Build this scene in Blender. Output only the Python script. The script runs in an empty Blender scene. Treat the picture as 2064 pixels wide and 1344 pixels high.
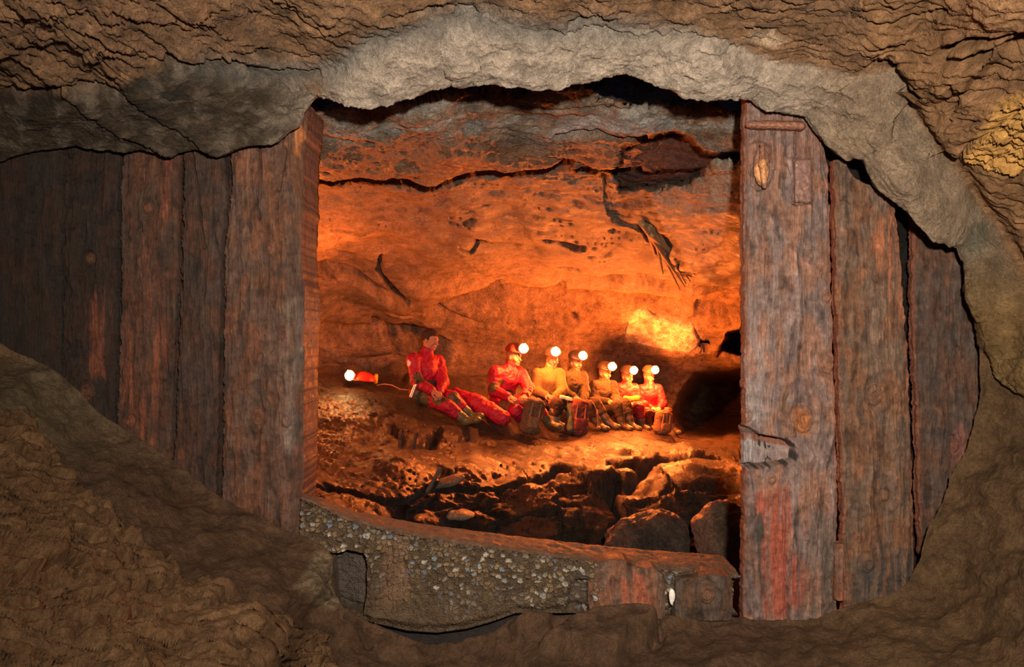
import bpy, math
import numpy as np
from mathutils import Vector, Matrix

C = bpy.context.scene.collection
FPX = 2064 * 26.0 / 36.0          # focal length in pixels for a 26 mm lens
CX, CY, CAMZ = 1032.0, 672.0, 1.2
rng = np.random.default_rng(7)
f32 = np.float32

def W(u, v, D):
    """place of a point seen at (u, v) and standing D metres ahead"""
    u = np.asarray(u, float); v = np.asarray(v, float); D = np.asarray(D, float)
    return np.stack(np.broadcast_arrays((u - CX) / FPX * D, D, CAMZ + (CY - v) / FPX * D), -1)

# ------------------------------------------------------------------ noise
_perm = rng.permutation(256)
_perm = np.concatenate([_perm, _perm, _perm])
_g2 = np.stack([np.cos(np.arange(256) * 2.399), np.sin(np.arange(256) * 2.399)], -1)
_g3 = rng.normal(size=(256, 3)); _g3 /= np.linalg.norm(_g3, axis=1)[:, None]

def pn2(x, y, seed=0):
    x = np.asarray(x, float) + seed * 17.31; y = np.asarray(y, float) + seed * 9.77
    xi = np.floor(x).astype(int); yi = np.floor(y).astype(int)
    xf = x - xi; yf = y - yi
    u = xf * xf * xf * (xf * (xf * 6 - 15) + 10); v = yf * yf * yf * (yf * (yf * 6 - 15) + 10)
    def g(ix, iy, dx, dy):
        h = _perm[_perm[ix & 255] + (iy & 255)]
        gg = _g2[h]
        return gg[..., 0] * dx + gg[..., 1] * dy
    a = g(xi, yi, xf, yf); b = g(xi + 1, yi, xf - 1, yf)
    c = g(xi, yi + 1, xf, yf - 1); d = g(xi + 1, yi + 1, xf - 1, yf - 1)
    return ((a + (b - a) * u) * (1 - v) + (c + (d - c) * u) * v) * 1.5

def pn3(p, seed=0):
    p = p + seed * 13.7
    i = np.floor(p).astype(int); f = p - i
    w = f * f * f * (f * (f * 6 - 15) + 10)
    r = 0
    for dx in (0, 1):
        for dy in (0, 1):
            for dz in (0, 1):
                h = _perm[_perm[_perm[(i[..., 0] + dx) & 255] + ((i[..., 1] + dy) & 255)] + ((i[..., 2] + dz) & 255)]
                g = _g3[h]
                d = g[..., 0] * (f[..., 0] - dx) + g[..., 1] * (f[..., 1] - dy) + g[..., 2] * (f[..., 2] - dz)
                r = r + d * (w[..., 0] if dx else 1 - w[..., 0]) * (w[..., 1] if dy else 1 - w[..., 1]) * (w[..., 2] if dz else 1 - w[..., 2])
    return r * 1.6

def fbm(x, y, o=4, seed=0, gain=.5):
    r = 0; a = 1; s = 0
    for k in range(o):
        r = r + a * pn2(x * 2 ** k, y * 2 ** k, seed + k * 3); s += a; a *= gain
    return r / s

def ridged(x, y, o=3, seed=0, gain=.5):
    r = 0; a = 1; s = 0
    for k in range(o):
        r = r + a * (1 - np.abs(pn2(x * 2 ** k, y * 2 ** k, seed + k * 3)) * 1.6); s += a; a *= gain
    return r / s

def worley(x, y, seed=0):
    x = np.asarray(x, float); y = np.asarray(y, float)
    xi = np.floor(x).astype(int); yi = np.floor(y).astype(int)
    F1 = np.full(x.shape, 9.); F2 = np.full(x.shape, 9.); ID = np.zeros(x.shape, int)
    for dx in (-1, 0, 1):
        for dy in (-1, 0, 1):
            cx = xi + dx; cy = yi + dy
            h = _perm[_perm[(cx + seed * 7) & 255] + ((cy + seed * 3) & 255)]
            h2 = _perm[h + 31]; 
            px = cx + .1 + .8 * h / 255.; py = cy + .1 + .8 * h2 / 255.
            d = np.hypot(px - x, py - y)
            n = d < F1
            F2 = np.where(n, F1, np.minimum(F2, d)); ID = np.where(n, _perm[h2 + 77], ID); F1 = np.where(n, d, F1)
    return F1, F2, ID

def sst(a, b, x):
    t = np.clip((x - a) / (b - a), 0, 1); return t * t * (3 - 2 * t)

def segdist(U, V, pts):
    """distance to a polyline"""
    best = np.full(U.shape, 1e9, f32)
    U = U.astype(f32); V = V.astype(f32)
    for (ax, ay), (bx, by) in zip(pts[:-1], pts[1:]):
        dx, dy = bx - ax, by - ay
        L = dx * dx + dy * dy + 1e-9
        t = np.clip(((U - ax) * dx + (V - ay) * dy) / L, 0, 1)
        d = (U - ax - t * dx) ** 2 + (V - ay - t * dy) ** 2
        best = np.minimum(best, d)
    return np.sqrt(best)

def inpoly(U, V, pts):
    r = np.zeros(U.shape, bool)
    n = len(pts)
    for i in range(n):
        ax, ay = pts[i]; bx, by = pts[(i + 1) % n]
        if ay == by: continue
        c = ((ay > V) != (by > V)) & (U < (bx - ax) * (V - ay) / (by - ay) + ax)
        r ^= c
    return r

def pmask(U, V, pts, soft=6.):
    """soft mask of a closed outline"""
    d = segdist(U, V, list(pts) + [pts[0]])
    s = np.where(inpoly(U, V, pts), d, -d)
    return sst(-soft, soft, s)

def crack(U, V, pts, w):
    # slightly wandering crack, 1 at its bottom; taper at both ends
    d = segdist(U, V, pts)
    return np.exp(-(d / w) ** 2)

def mixc(a, b, m):
    return a * (1 - m[..., None]) + np.asarray(b) * m[..., None]

def lerp_poly(pts, x):
    p = np.array(pts, float); return np.interp(x, p[:, 0], p[:, 1])

# ------------------------------------------------------------------ mesh helpers
def tag(o, label=None, cat=None, group=None, kind=None):
    if label: o['label'] = label
    if cat: o['category'] = cat
    if group: o['group'] = group
    if kind: o['kind'] = kind
    return o

def raw_mesh(name, P, F, mat, col=None, parent=None, smooth=True):
    """P (n,3) points, F (m,4) or list of faces"""
    me = bpy.data.meshes.new(name)
    P = np.ascontiguousarray(P, f32)
    if isinstance(F, np.ndarray):
        n = F.shape[1]
        me.vertices.add(len(P)); me.vertices.foreach_set('co', P.ravel())
        me.loops.add(F.size); me.loops.foreach_set('vertex_index', F.ravel().astype(np.int32))
        me.polygons.add(len(F)); me.polygons.foreach_set('loop_start', np.arange(0, F.size, n, dtype=np.int32))
        me.polygons.foreach_set('loop_total', np.full(len(F), n, np.int32))
        me.update(calc_edges=True)
    else:
        me.from_pydata(P.tolist(), [], F); me.update()
    if smooth:
        me.polygons.foreach_set('use_smooth', np.ones(len(me.polygons), bool))
    if col is not None:
        a = me.color_attributes.new('Col', 'FLOAT_COLOR', 'POINT')
        c = np.ones((len(P), 4), f32); c[:, :3] = col
        a.data.foreach_set('color', c.ravel())
    me.materials.append(mat)
    me.validate()
    o = bpy.data.objects.new(name, me); C.objects.link(o)
    if parent is not None: o.parent = parent
    return o

def grid_faces(M, N, mask=None, flip=False, wrap=False):
    i = np.arange(M * N).reshape(M, N)
    if wrap: i = np.concatenate([i, i[:, :1]], 1)
    a, b, c, d = i[:-1, :-1], i[:-1, 1:], i[1:, 1:], i[1:, :-1]
    F = np.stack([a, d, c, b] if flip else [a, b, c, d], -1)
    if mask is not None: F = F[mask]
    return F.reshape(-1, 4)

def compact(P, F, col):
    used = np.zeros(len(P), bool); used[F.ravel()] = True
    idx = np.cumsum(used) - 1
    return P[used], idx[F], (None if col is None else col[used])

def grid_normals(P, toward, wrap=False):
    if wrap:
        Q = np.concatenate([P[:, -1:], P, P[:, :1]], 1)
        du = (Q[:, 2:] - Q[:, :-2])
    else:
        du = np.gradient(P, axis=1)
    dv = np.gradient(P, axis=0)
    n = np.cross(du, dv); n /= np.linalg.norm(n, axis=-1)[..., None] + 1e-12
    s = np.sign(np.sum(n * (toward - P), -1)); s[s == 0] = 1
    return n * s[..., None]

# ------------------------------------------------------------------ materials
def new_mat(name):
    m = bpy.data.materials.new(name); m.use_nodes = True
    nt = m.node_tree; b = nt.nodes['Principled BSDF']
    return m, nt, b

def N(nt, t, **kw):
    n = nt.nodes.new(t)
    for k, v in kw.items(): setattr(n, k, v)
    return n

def rock_mat(name, scale=1., bump=.012, rough=.8, wet=0., spec=.35, contrast=.5, stretch=(1, 1, 1)):
    m, nt, b = new_mat(name); L = nt.links.new
    at = N(nt, 'ShaderNodeAttribute', attribute_name='Col')
    tc = N(nt, 'ShaderNodeTexCoord'); mp = N(nt, 'ShaderNodeMapping'); mp.inputs['Scale'].default_value = stretch
    L(tc.outputs['Object'], mp.inputs[0])
    n1 = N(nt, 'ShaderNodeTexNoise'); n1.inputs['Scale'].default_value = 9 * scale; n1.inputs['Detail'].default_value = 9; n1.inputs['Roughness'].default_value = .68
    n2 = N(nt, 'ShaderNodeTexNoise'); n2.inputs['Scale'].default_value = 48 * scale; n2.inputs['Detail'].default_value = 8; n2.inputs['Roughness'].default_value = .75
    v = N(nt, 'ShaderNodeTexVoronoi'); v.inputs['Scale'].default_value = 70 * scale
    for n in (n1, n2, v): L(mp.outputs[0], n.inputs['Vector'])
    r1 = N(nt, 'ShaderNodeMapRange'); r1.inputs[1].default_value = .32; r1.inputs[2].default_value = .68
    r1.inputs[3].default_value = 1 - contrast; r1.inputs[4].default_value = 1 + contrast * .8
    L(n1.outputs[0], r1.inputs[0])
    r2 = N(nt, 'ShaderNodeMapRange'); r2.inputs[1].default_value = .3; r2.inputs[2].default_value = .7
    r2.inputs[3].default_value = 1 - contrast * .9; r2.inputs[4].default_value = 1 + contrast * .7
    L(n2.outputs[0], r2.inputs[0])
    n3 = N(nt, 'ShaderNodeTexNoise'); n3.inputs['Scale'].default_value = 170 * scale; n3.inputs['Detail'].default_value = 5; n3.inputs['Roughness'].default_value = .8
    L(mp.outputs[0], n3.inputs['Vector'])
    r3 = N(nt, 'ShaderNodeMapRange'); r3.inputs[1].default_value = .33; r3.inputs[2].default_value = .67
    r3.inputs[3].default_value = 1 - contrast * .85; r3.inputs[4].default_value = 1 + contrast * 1.0
    L(n3.outputs[0], r3.inputs[0])
    mu0 = N(nt, 'ShaderNodeMath', operation='MULTIPLY'); L(r1.outputs[0], mu0.inputs[0]); L(r2.outputs[0], mu0.inputs[1])
    mu = N(nt, 'ShaderNodeMath', operation='MULTIPLY'); L(mu0.outputs[0], mu.inputs[0]); L(r3.outputs[0], mu.inputs[1])
    vm = N(nt, 'ShaderNodeVectorMath', operation='SCALE'); L(at.outputs['Color'], vm.inputs[0]); L(mu.outputs[0], vm.inputs['Scale'])
    L(vm.outputs[0], b.inputs['Base Color'])
    rr = N(nt, 'ShaderNodeMapRange'); rr.inputs[1].default_value = .35; rr.inputs[2].default_value = .65
    rr.inputs[3].default_value = rough - wet; rr.inputs[4].default_value = rough
    L(n1.outputs[0], rr.inputs[0]); L(rr.outputs[0], b.inputs['Roughness'])
    b.inputs['Specular IOR Level'].default_value = spec
    ad = N(nt, 'ShaderNodeMath', operation='MULTIPLY_ADD'); ad.inputs[1].default_value = .45
    L(n2.outputs[0], ad.inputs[0]); L(n1.outputs[0], ad.inputs[2])
    ad2 = N(nt, 'ShaderNodeMath', operation='MULTIPLY_ADD'); ad2.inputs[1].default_value = .14
    L(v.outputs['Distance'], ad2.inputs[0]); L(ad.outputs[0], ad2.inputs[2])
    ad3 = N(nt, 'ShaderNodeMath', operation='MULTIPLY_ADD'); ad3.inputs[1].default_value = .16
    L(n3.outputs[0], ad3.inputs[0]); L(ad2.outputs[0], ad3.inputs[2])
    bp = N(nt, 'ShaderNodeBump'); bp.inputs['Strength'].default_value = 1; bp.inputs['Distance'].default_value = bump
    L(ad3.outputs[0], bp.inputs['Height']); L(bp.outputs[0], b.inputs['Normal'])
    return m

def wood_mat(name):
    m, nt, b = new_mat(name); L = nt.links.new
    at = N(nt, 'ShaderNodeAttribute', attribute_name='Col')
    tc = N(nt, 'ShaderNodeTexCoord'); mp = N(nt, 'ShaderNodeMapping'); mp.inputs['Scale'].default_value = (1, 1, .12)
    L(tc.outputs['Object'], mp.inputs[0])
    n1 = N(nt, 'ShaderNodeTexNoise'); n1.inputs['Scale'].default_value = 130; n1.inputs['Detail'].default_value = 7; n1.inputs['Roughness'].default_value = .7
    n2 = N(nt, 'ShaderNodeTexNoise'); n2.inputs['Scale'].default_value = 30; n2.inputs['Detail'].default_value = 8; n2.inputs['Roughness'].default_value = .7
    L(mp.outputs[0], n1.inputs['Vector']); L(tc.outputs['Object'], n2.inputs['Vector'])
    r1 = N(nt, 'ShaderNodeMapRange'); r1.inputs[1].default_value = .3; r1.inputs[2].default_value = .7; r1.inputs[3].default_value = .6; r1.inputs[4].default_value = 1.35
    r2 = N(nt, 'ShaderNodeMapRange'); r2.inputs[1].default_value = .3; r2.inputs[2].default_value = .7; r2.inputs[3].default_value = .5; r2.inputs[4].default_value = 1.5
    L(n1.outputs[0], r1.inputs[0]); L(n2.outputs[0], r2.inputs[0])
    mu = N(nt, 'ShaderNodeMath', operation='MULTIPLY'); L(r1.outputs[0], mu.inputs[0]); L(r2.outputs[0], mu.inputs[1])
    vm = N(nt, 'ShaderNodeVectorMath', operation='SCALE'); L(at.outputs['Color'], vm.inputs[0]); L(mu.outputs[0], vm.inputs['Scale'])
    L(vm.outputs[0], b.inputs['Base Color'])
    rr = N(nt, 'ShaderNodeMapRange'); rr.inputs[1].default_value = .35; rr.inputs[2].default_value = .7; rr.inputs[3].default_value = .42; rr.inputs[4].default_value = .8
    L(n2.outputs[0], rr.inputs[0]); L(rr.outputs[0], b.inputs['Roughness'])
    b.inputs['Specular IOR Level'].default_value = .4
    ad = N(nt, 'ShaderNodeMath', operation='MULTIPLY_ADD'); ad.inputs[1].default_value = .5
    L(n2.outputs[0], ad.inputs[0]); L(n1.outputs[0], ad.inputs[2])
    bp = N(nt, 'ShaderNodeBump'); bp.inputs['Distance'].default_value = .009
    L(ad.outputs[0], bp.inputs['Height']); L(bp.outputs[0], b.inputs['Normal'])
    return m

def plain_mat(name, rough=.8, bump=.002, scale=180, metallic=0., use_col=True, color=(.5, .5, .5), spec=.3, var=.25):
    m, nt, b = new_mat(name); L = nt.links.new
    tc = N(nt, 'ShaderNodeTexCoord')
    n1 = N(nt, 'ShaderNodeTexNoise'); n1.inputs['Scale'].default_value = scale; n1.inputs['Detail'].default_value = 4
    L(tc.outputs['Object'], n1.inputs['Vector'])
    r1 = N(nt, 'ShaderNodeMapRange'); r1.inputs[1].default_value = .3; r1.inputs[2].default_value = .7; r1.inputs[3].default_value = 1 - var; r1.inputs[4].default_value = 1 + var
    L(n1.outputs[0], r1.inputs[0])
    vm = N(nt, 'ShaderNodeVectorMath', operation='SCALE'); L(r1.outputs[0], vm.inputs['Scale'])
    if use_col:
        at = N(nt, 'ShaderNodeAttribute', attribute_name='Col'); L(at.outputs['Color'], vm.inputs[0])
    else:
        vm.inputs[0].default_value = color
    L(vm.outputs[0], b.inputs['Base Color'])
    b.inputs['Roughness'].default_value = rough; b.inputs['Metallic'].default_value = metallic
    b.inputs['Specular IOR Level'].default_value = spec
    bp = N(nt, 'ShaderNodeBump'); bp.inputs['Distance'].default_value = bump
    L(n1.outputs[0], bp.inputs['Height']); L(bp.outputs[0], b.inputs['Normal'])
    return m

M_rock = rock_mat('brown_rock', 1, .035, .72, .35, .5, .55)
M_mortar = rock_mat('grey_mortar', 1.2, .032, .9, .1, .2, .42)
M_mud = rock_mat('mud', 1.5, .02, .92, .1, .15, .4)
M_cave = rock_mat('cave_rock', .8, .055, .7, .3, .45, .6)
M_wet = rock_mat('wet_rock', .9, .07, .42, .2, .6, .6)
M_gravel = rock_mat('gravel_concrete', 2.2, .006, .75, .3, .35, .35)
M_wood = wood_mat('old_wet_wood')
M_cloth = plain_mat('cloth', .85, .004, 60)
M_suit = plain_mat('caving_suit', .55, .004, 45, spec=.4)
M_rubber = plain_mat('rubber', .4, .001, 60, spec=.5)
M_skin = plain_mat('skin', .55, .001, 90, var=.1)
M_hair = plain_mat('hair', .6, .006, 220)
M_metal = plain_mat('metal', .35, .001, 60, metallic=1)
M_rust = plain_mat('rusty_iron', .6, .004, 90, metallic=.3)
M_plastic = plain_mat('plastic', .35, .0005, 40, spec=.5, var=.08)
M_flame, nt, b = new_mat('flame')
b.inputs['Base Color'].default_value = (1, .8, .4, 1)
b.inputs['Emission Color'].default_value = (1, .62, .22, 1)
b.inputs['Emission Strength'].default_value = 60

# ------------------------------------------------------------------ implicit surface modelling
def unit(v): v = np.asarray(v, float); return v / (np.linalg.norm(v) + 1e-12)

class Imp:
    def __init__(self): self.p = []
    def cone(self, a, b, r1, r2, k=.02, sub=False, flat=None):
        """tapered limb from a to b; flat = (axis, factor) squashes it"""
        a = np.asarray(a, float); b = np.asarray(b, float); r = max(r1, r2)
        self.p.append(('c', a, b, r1, r2, k, sub, np.minimum(a, b) - r, np.maximum(a, b) + r, flat)); return self
    def ell(self, c, rad, R=None, k=.02, sub=False):
        c = np.asarray(c, float); rad = np.asarray(rad, float); R = np.eye(3) if R is None else np.asarray(R, float)
        m = rad.max(); self.p.append(('e', c, rad, R, 0, k, sub, c - m, c + m, None)); return self
    def box(self, c, half, R=None, rr=.01, k=.01, sub=False):
        c = np.asarray(c, float); half = np.asarray(half, float); R = np.eye(3) if R is None else np.asarray(R, float)
        m = np.linalg.norm(half); self.p.append(('b', c, half, R, rr, k, sub, c - m, c + m, None)); return self
    def mesh(self, h):
        pad = .05 + 2 * h
        lo = np.min([q[7] for q in self.p if not q[6]], 0) - 3 * h; hi = np.max([q[8] for q in self.p if not q[6]], 0) + 3 * h
        n = np.ceil((hi - lo) / h).astype(int) + 1
        Fd = np.full(n, .3, f32)
        for kind, A, B, c3, c4, k, sub, l, u, flat in self.p:
            i0 = np.clip(np.floor((l - pad - lo) / h).astype(int), 0, n); i1 = np.clip(np.ceil((u + pad - lo) / h).astype(int) + 1, 0, n)
            if np.any(i1 <= i0): continue
            X = [(lo[a] + np.arange(i0[a], i1[a]) * h) for a in range(3)]
            G = np.stack(np.meshgrid(*X, indexing='ij'), -1).astype(f32)
            if kind == 'c':
                ab = (B - A).astype(f32); L = float(ab @ ab) + 1e-9
                t = np.clip(((G - A.astype(f32)) @ ab) / L, 0, 1)
                q = G - A.astype(f32) - t[..., None] * ab
                if flat is not None:
                    ax = np.asarray(flat[0], f32); q = q + (q @ ax)[..., None] * ax * (1 / flat[1] - 1)
                d = np.linalg.norm(q, axis=-1) - (c3 + (c4 - c3) * t)
            elif kind == 'e':
                q = (G - A.astype(f32)) @ c3.T.astype(f32)
                k0 = np.linalg.norm(q / B, axis=-1); k1 = np.linalg.norm(q / (B * B), axis=-1) + 1e-6
                d = k0 * (k0 - 1) / k1
            else:
                q = np.abs((G - A.astype(f32)) @ c3.T.astype(f32)) - (B - c4)
                d = np.linalg.norm(np.maximum(q, 0), axis=-1) + np.minimum(q.max(-1), 0) - c4
            sl = tuple(slice(a, b_) for a, b_ in zip(i0, i1)); o = Fd[sl]
            if sub:
                d = -d; hh = np.clip(.5 - .5 * (o - d) / k, 0, 1); Fd[sl] = o * (1 - hh) + d * hh + k * hh * (1 - hh)
            else:
                hh = np.clip(.5 + .5 * (o - d) / k, 0, 1); Fd[sl] = o * (1 - hh) + d * hh - k * hh * (1 - hh)
        return self.nets(Fd, lo, h)
    @staticmethod
    def nets(Fd, lo, h):
        s = Fd < 0
        n = np.array(Fd.shape) - 1
        def cn(a, i, j, k): return a[i:i + n[0], j:j + n[1], k:k + n[2]]
        cs = [(i, j, k) for i in (0, 1) for j in (0, 1) for k in (0, 1)]
        cnt = sum(cn(s, *c).astype(np.int8) for c in cs)
        act = (cnt > 0) & (cnt < 8)
        idx = np.argwhere(act)
        vid = -np.ones(act.shape, int); vid[act] = np.arange(len(idx))
        pos = np.zeros((len(idx), 3)); w = np.zeros(len(idx))
        for a in cs:
            for ax in range(3):
                if a[ax]: continue
                b_ = list(a); b_[ax] = 1
                fa = Fd[idx[:, 0] + a[0], idx[:, 1] + a[1], idx[:, 2] + a[2]]; fb = Fd[idx[:, 0] + b_[0], idx[:, 1] + b_[1], idx[:, 2] + b_[2]]
                c = (fa < 0) != (fb < 0)
                t = np.where(c, fa / np.where(fa - fb == 0, 1, fa - fb), 0)
                p = np.array(a, float)[None] + np.zeros((len(idx), 3)); p[:, ax] += t
                pos += p * c[:, None]; w += c
        pos = pos / w[:, None] + idx
        P = lo + pos * h
        Fs = []
        for ax in range(3):
            o1, o2 = (ax + 1) % 3, (ax + 2) % 3
            sl0 = [slice(None)] * 3; sl1 = [slice(None)] * 3
            sl0[ax] = slice(0, -1); sl1[ax] = slice(1, None)
            a = s[tuple(sl0)]; b_ = s[tuple(sl1)]
            e = np.argwhere(a != b_)
            e = e[(e[:, o1] > 0) & (e[:, o2] > 0) & (e[:, o1] < n[o1]) & (e[:, o2] < n[o2])]
            ins = a[e[:, 0], e[:, 1], e[:, 2]]
            q = []
            for d1, d2 in ((0, 0), (1, 0), (1, 1), (0, 1)):
                c = e.copy(); c[:, o1] -= d1; c[:, o2] -= d2
                q.append(vid[c[:, 0], c[:, 1], c[:, 2]])
            q = np.stack(q, -1)
            q[~ins] = q[~ins][:, ::-1]
            Fs.append(q)
        F = np.concatenate(Fs); F = F[(F >= 0).all(1)]
        return P, F

def vnormals(P, F):
    n = np.cross(P[F[:, 2]] - P[F[:, 0]], P[F[:, 3]] - P[F[:, 1]])
    r = np.zeros_like(P)
    for k in range(4): np.add.at(r, F[:, k], n)
    return r / (np.linalg.norm(r, axis=1)[:, None] + 1e-12)

def imp_obj(name, imp, h, mat, color, parent=None, amp=0., freq=10., seed=0, patches=(), amp2=0., freq2=30.):
    P, F = imp.mesh(h)
    if amp:
        nn = vnormals(P, F)
        d = amp * pn3(P * freq, seed)
        if amp2: d = d + amp2 * (1 - 2 * np.abs(pn3(P * freq2 + 5, seed + 3)))
        P = P + nn * d[:, None]
    col = np.tile(np.asarray(color, float), (len(P), 1))
    for c, r, pc in patches:
        d = np.linalg.norm(P - np.asarray(c), axis=1)
        m = 1 - sst(r * .92, r * 1.05, d)
        col = col * (1 - m[:, None]) + np.asarray(pc) * m[:, None]
    base = np.zeros(3)
    if parent is None:
        base = np.array([P[:, 0].mean(), P[:, 1].mean(), P[:, 2].min()])
        o = raw_mesh(name, P - base, F, mat, col); o.location = base
    else:
        o = raw_mesh(name, P - np.array(parent.location), F, mat, col, parent)
    return o

#=====SHELL
# ------------------------------------------------------------------ near tunnel around the timber dam
contour = [(-150, 480), (-110, 380), (-60, 335), (20, 318), (60, 305), (120, 298), (165, 290), (230, 297), (300, 300), (330, 308), (345, 318), (360, 307), (390, 300),
 (425, 298), (440, 310), (455, 312), (480, 298), (520, 290), (560, 285), (585, 265), (605, 252), (612, 228), (625, 210), (635, 198), (650, 191), (690, 200),
 (725, 205), (750, 210), (790, 205), (830, 195), (870, 180), (910, 168), (935, 175), (960, 160), (975, 165), (1030, 172), (1080, 178), (1130, 172),
 (1175, 165), (1200, 155), (1255, 145), (1290, 155), (1330, 172), (1370, 187), (1410, 190), (1440, 185), (1480, 188), (1510, 200), (1530, 215), (1580, 228),
 (1620, 232), (1640, 262), (1665, 290), (1690, 312), (1715, 300), (1735, 315), (1750, 345), (1762, 372), (1800, 390), (1830, 412), (1870, 438), (1900, 455),
 (1930, 490), (1945, 530), (1945, 590), (1965, 640), (1975, 720), (1975, 800), (1965, 850), (1945, 910), (1915, 960), (1900, 1010), (1872, 1060),
 (1855, 1120), (1830, 1175), (1790, 1200), (1730, 1215), (1690, 1228), (1650, 1245), (1560, 1248), (1500, 1246), (1430, 1242), (1340, 1240), (1260, 1236),
 (1200, 1236), (1130, 1242), (1080, 1238), (1030, 1250), (980, 1278), (920, 1294), (860, 1298), (800, 1284), (750, 1264), (700, 1244), (676, 1226), (664, 1190), (670, 1150), (672, 1122),
 (655, 1100), (625, 1086), (560, 1060), (500, 1030), (440, 1000), (390, 960), (335, 920), (290, 885), (240, 860), (200, 830), (160, 790), (115, 750), (60, 720),
 (15, 700), (-60, 660), (-120, 580)]
cc = np.array(contour + [contour[0]], float)
seg = np.hypot(*(cc[1:] - cc[:-1]).T); al = np.concatenate([[0], np.cumsum(seg)])
NA = 1900
aa = np.linspace(0, al[-1], NA, endpoint=False)
cu = np.interp(aa, al, cc[:, 0]); cv = np.interp(aa, al, cc[:, 1])
ctr = np.array([1000., 700.])
dr = np.stack([cu, cv], -1) - ctr
dr /= np.linalg.norm(dr, axis=1)[:, None]
# smooth the outgoing directions a little so the rows do not bunch
K = 25
for _ in range(2):
    dr = sum(np.roll(dr, k, 0) for k in range(-K, K + 1)) / (2 * K + 1)
dr /= np.linalg.norm(dr, axis=1)[:, None]
jag = 3.5 * fbm(aa / 22, aa * 0, 4, 5) + 3 * pn2(aa / 60, aa * 0, 8)
rho = np.concatenate([np.linspace(0, 660, 240), 660 + 1100 * np.linspace(0, 1, 45)[1:] ** 1.3])
U = cu[None] + dr[None, :, 0] * (rho[:, None] + jag[None]); V = cv[None] + dr[None, :, 1] * (rho[:, None] + jag[None])
r_in = np.hypot(cu - CX, cv - CY)[None]; rr = np.hypot(U - CX, V - CY)
D_in = 3.07 + .08 * sst(1840, 1930, cu) - .02 * sst(700, 0, cu) - .10 * sst(900, 1250, cv) * sst(1300, 1100, cu)
D_in = np.broadcast_to(D_in[None], U.shape)
kk = .35 + .35 * sst(0, 500, rho)[:, None] + .25 * sst(350, 900, V) * sst(0, 120, rho)[:, None]
kk = np.broadcast_to(kk, U.shape)
D = D_in * (np.clip(r_in / rr, 0, 1)) ** kk
Ps = W(U, V, D)

# regions (their outlines follow the rock as it stands)
mortar_top = [(-400, 170), (15, 190), (120, 186), (230, 180), (280, 150), (340, 126), (480, 136), (560, 142), (640, 150), (690, 130), (720, 108), (770, 78), (860, 52), (950, 36), (1040, 46),
 (1110, 62), (1200, 52), (1330, 60), (1440, 68), (1500, 98), (1600, 132), (1700, 140), (1780, 158), (1810, 200), (1835, 260), (1870, 315), (1940, 400), (2000, 480), (2040, 560), (2100, 640), (2400, 900)]
poly_mortar = mortar_top + [(2400, 1000), (2075, 800), (2020, 760), (1990, 700), (1700, 700), (1000, 720), (15, 700), (-400, 600)]
m_mort = pmask(U, V, poly_mortar, 9)
ly = segdist(U, V, mortar_top)
m_right = sst(1800, 1950, U) * sst(0, 1, U - 1)
brock = [(-600, 850), (15, 858), (60, 872), (100, 905), (125, 950), (165, 990), (230, 1050), (300, 1100), (345, 1135), (362, 1150), (340, 1168), (400, 1180), (480, 1200), (430, 1230), (560, 1240), (640, 1290), (700, 1400), (700, 2500), (-2500, 2500)]
m_brock = pmask(U, V, brock, 12)
m_low = sst(880, 1000, V)
# material colours of the place itself
c_rock = np.array([.26, .142, .068]); c_mort = np.array([.50, .41, .32]); c_mud = np.array([.105, .060, .034]); c_gold = np.array([.66, .36, .10])
col = np.broadcast_to(c_rock, U.shape + (3,)).copy()
n_big = fbm(U / 160, V / 110, 3, 11); n_mid = fbm(U / 45, V / 30, 4, 21); n_s = fbm(U / 12, V / 9, 3, 31)
col = col * (1 + .35 * n_big + .35 * n_mid)[..., None]
cm = c_mort * (1 + .25 * n_mid + .25 * n_s)[..., None]
# dark olive-brown left part of the mortar, rust spots, warm right part
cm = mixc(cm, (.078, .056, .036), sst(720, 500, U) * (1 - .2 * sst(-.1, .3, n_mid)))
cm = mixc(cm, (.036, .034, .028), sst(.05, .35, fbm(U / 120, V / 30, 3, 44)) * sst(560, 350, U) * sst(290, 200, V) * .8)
cm = mixc(cm, (.34, .17, .07), np.exp(-((U - 632) / 28) ** 2 - ((V - 163) / 14) ** 2) + .6 * np.exp(-((U - 645) / 12) ** 2 - ((V - 183) / 14) ** 2))
cm = mixc(cm, (.30, .205, .12), sst(1560, 1800, U + .3 * V) * .75)
cm = mixc(cm, (.20, .125, .052), sst(430, 640, V) * sst(1700, 1900, U))
cm = mixc(cm, (.16, .19, .14), np.exp(-((U - 1965) / 30) ** 2 - ((V - 480) / 35) ** 2) * .6)
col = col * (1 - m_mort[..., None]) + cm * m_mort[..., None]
# grey rims of the mortar
col = mixc(col, (.20, .19, .165), np.exp(-(ly / 22) ** 2) * sst(250, 600, U) * sst(1500, 1200, U) * .8)
# mud and the lower banks
low = sst(640, 760, V) * (1 - m_mort)
cmud = c_mud * (1 + .25 * n_mid + .2 * n_s)[..., None]
cmud = mixc(cmud, (.155, .122, .072), sst(420, 60, U) * sst(1050, 800, V) * .7)  # olive mud, lightened to paint in the light on the upper left bank
cmud = mixc(cmud, (.155, .095, .045), sst(1500, 1800, U) * .6)
col = col * (1 - low[..., None]) + cmud * low[..., None]
cb = np.array([.16, .09, .043]) * (1 + .4 * n_mid + .4 * n_s)[..., None]
col = col * (1 - m_brock[..., None]) + cb * m_brock[..., None]
gold = pmask(U, V, [(1925, 335), (1960, 300), (2000, 240), (2030, 195), (2120, 180), (2200, 400), (2064, 360), (1990, 350)], 12)
col = mixc(col, c_gold, gold * .85)
col = mixc(col, (.42, .30, .19), pmask(U, V, [(1495, 78), (1520, 66), (1560, 68), (1590, 78), (1560, 90), (1520, 88)], 4))
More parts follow.
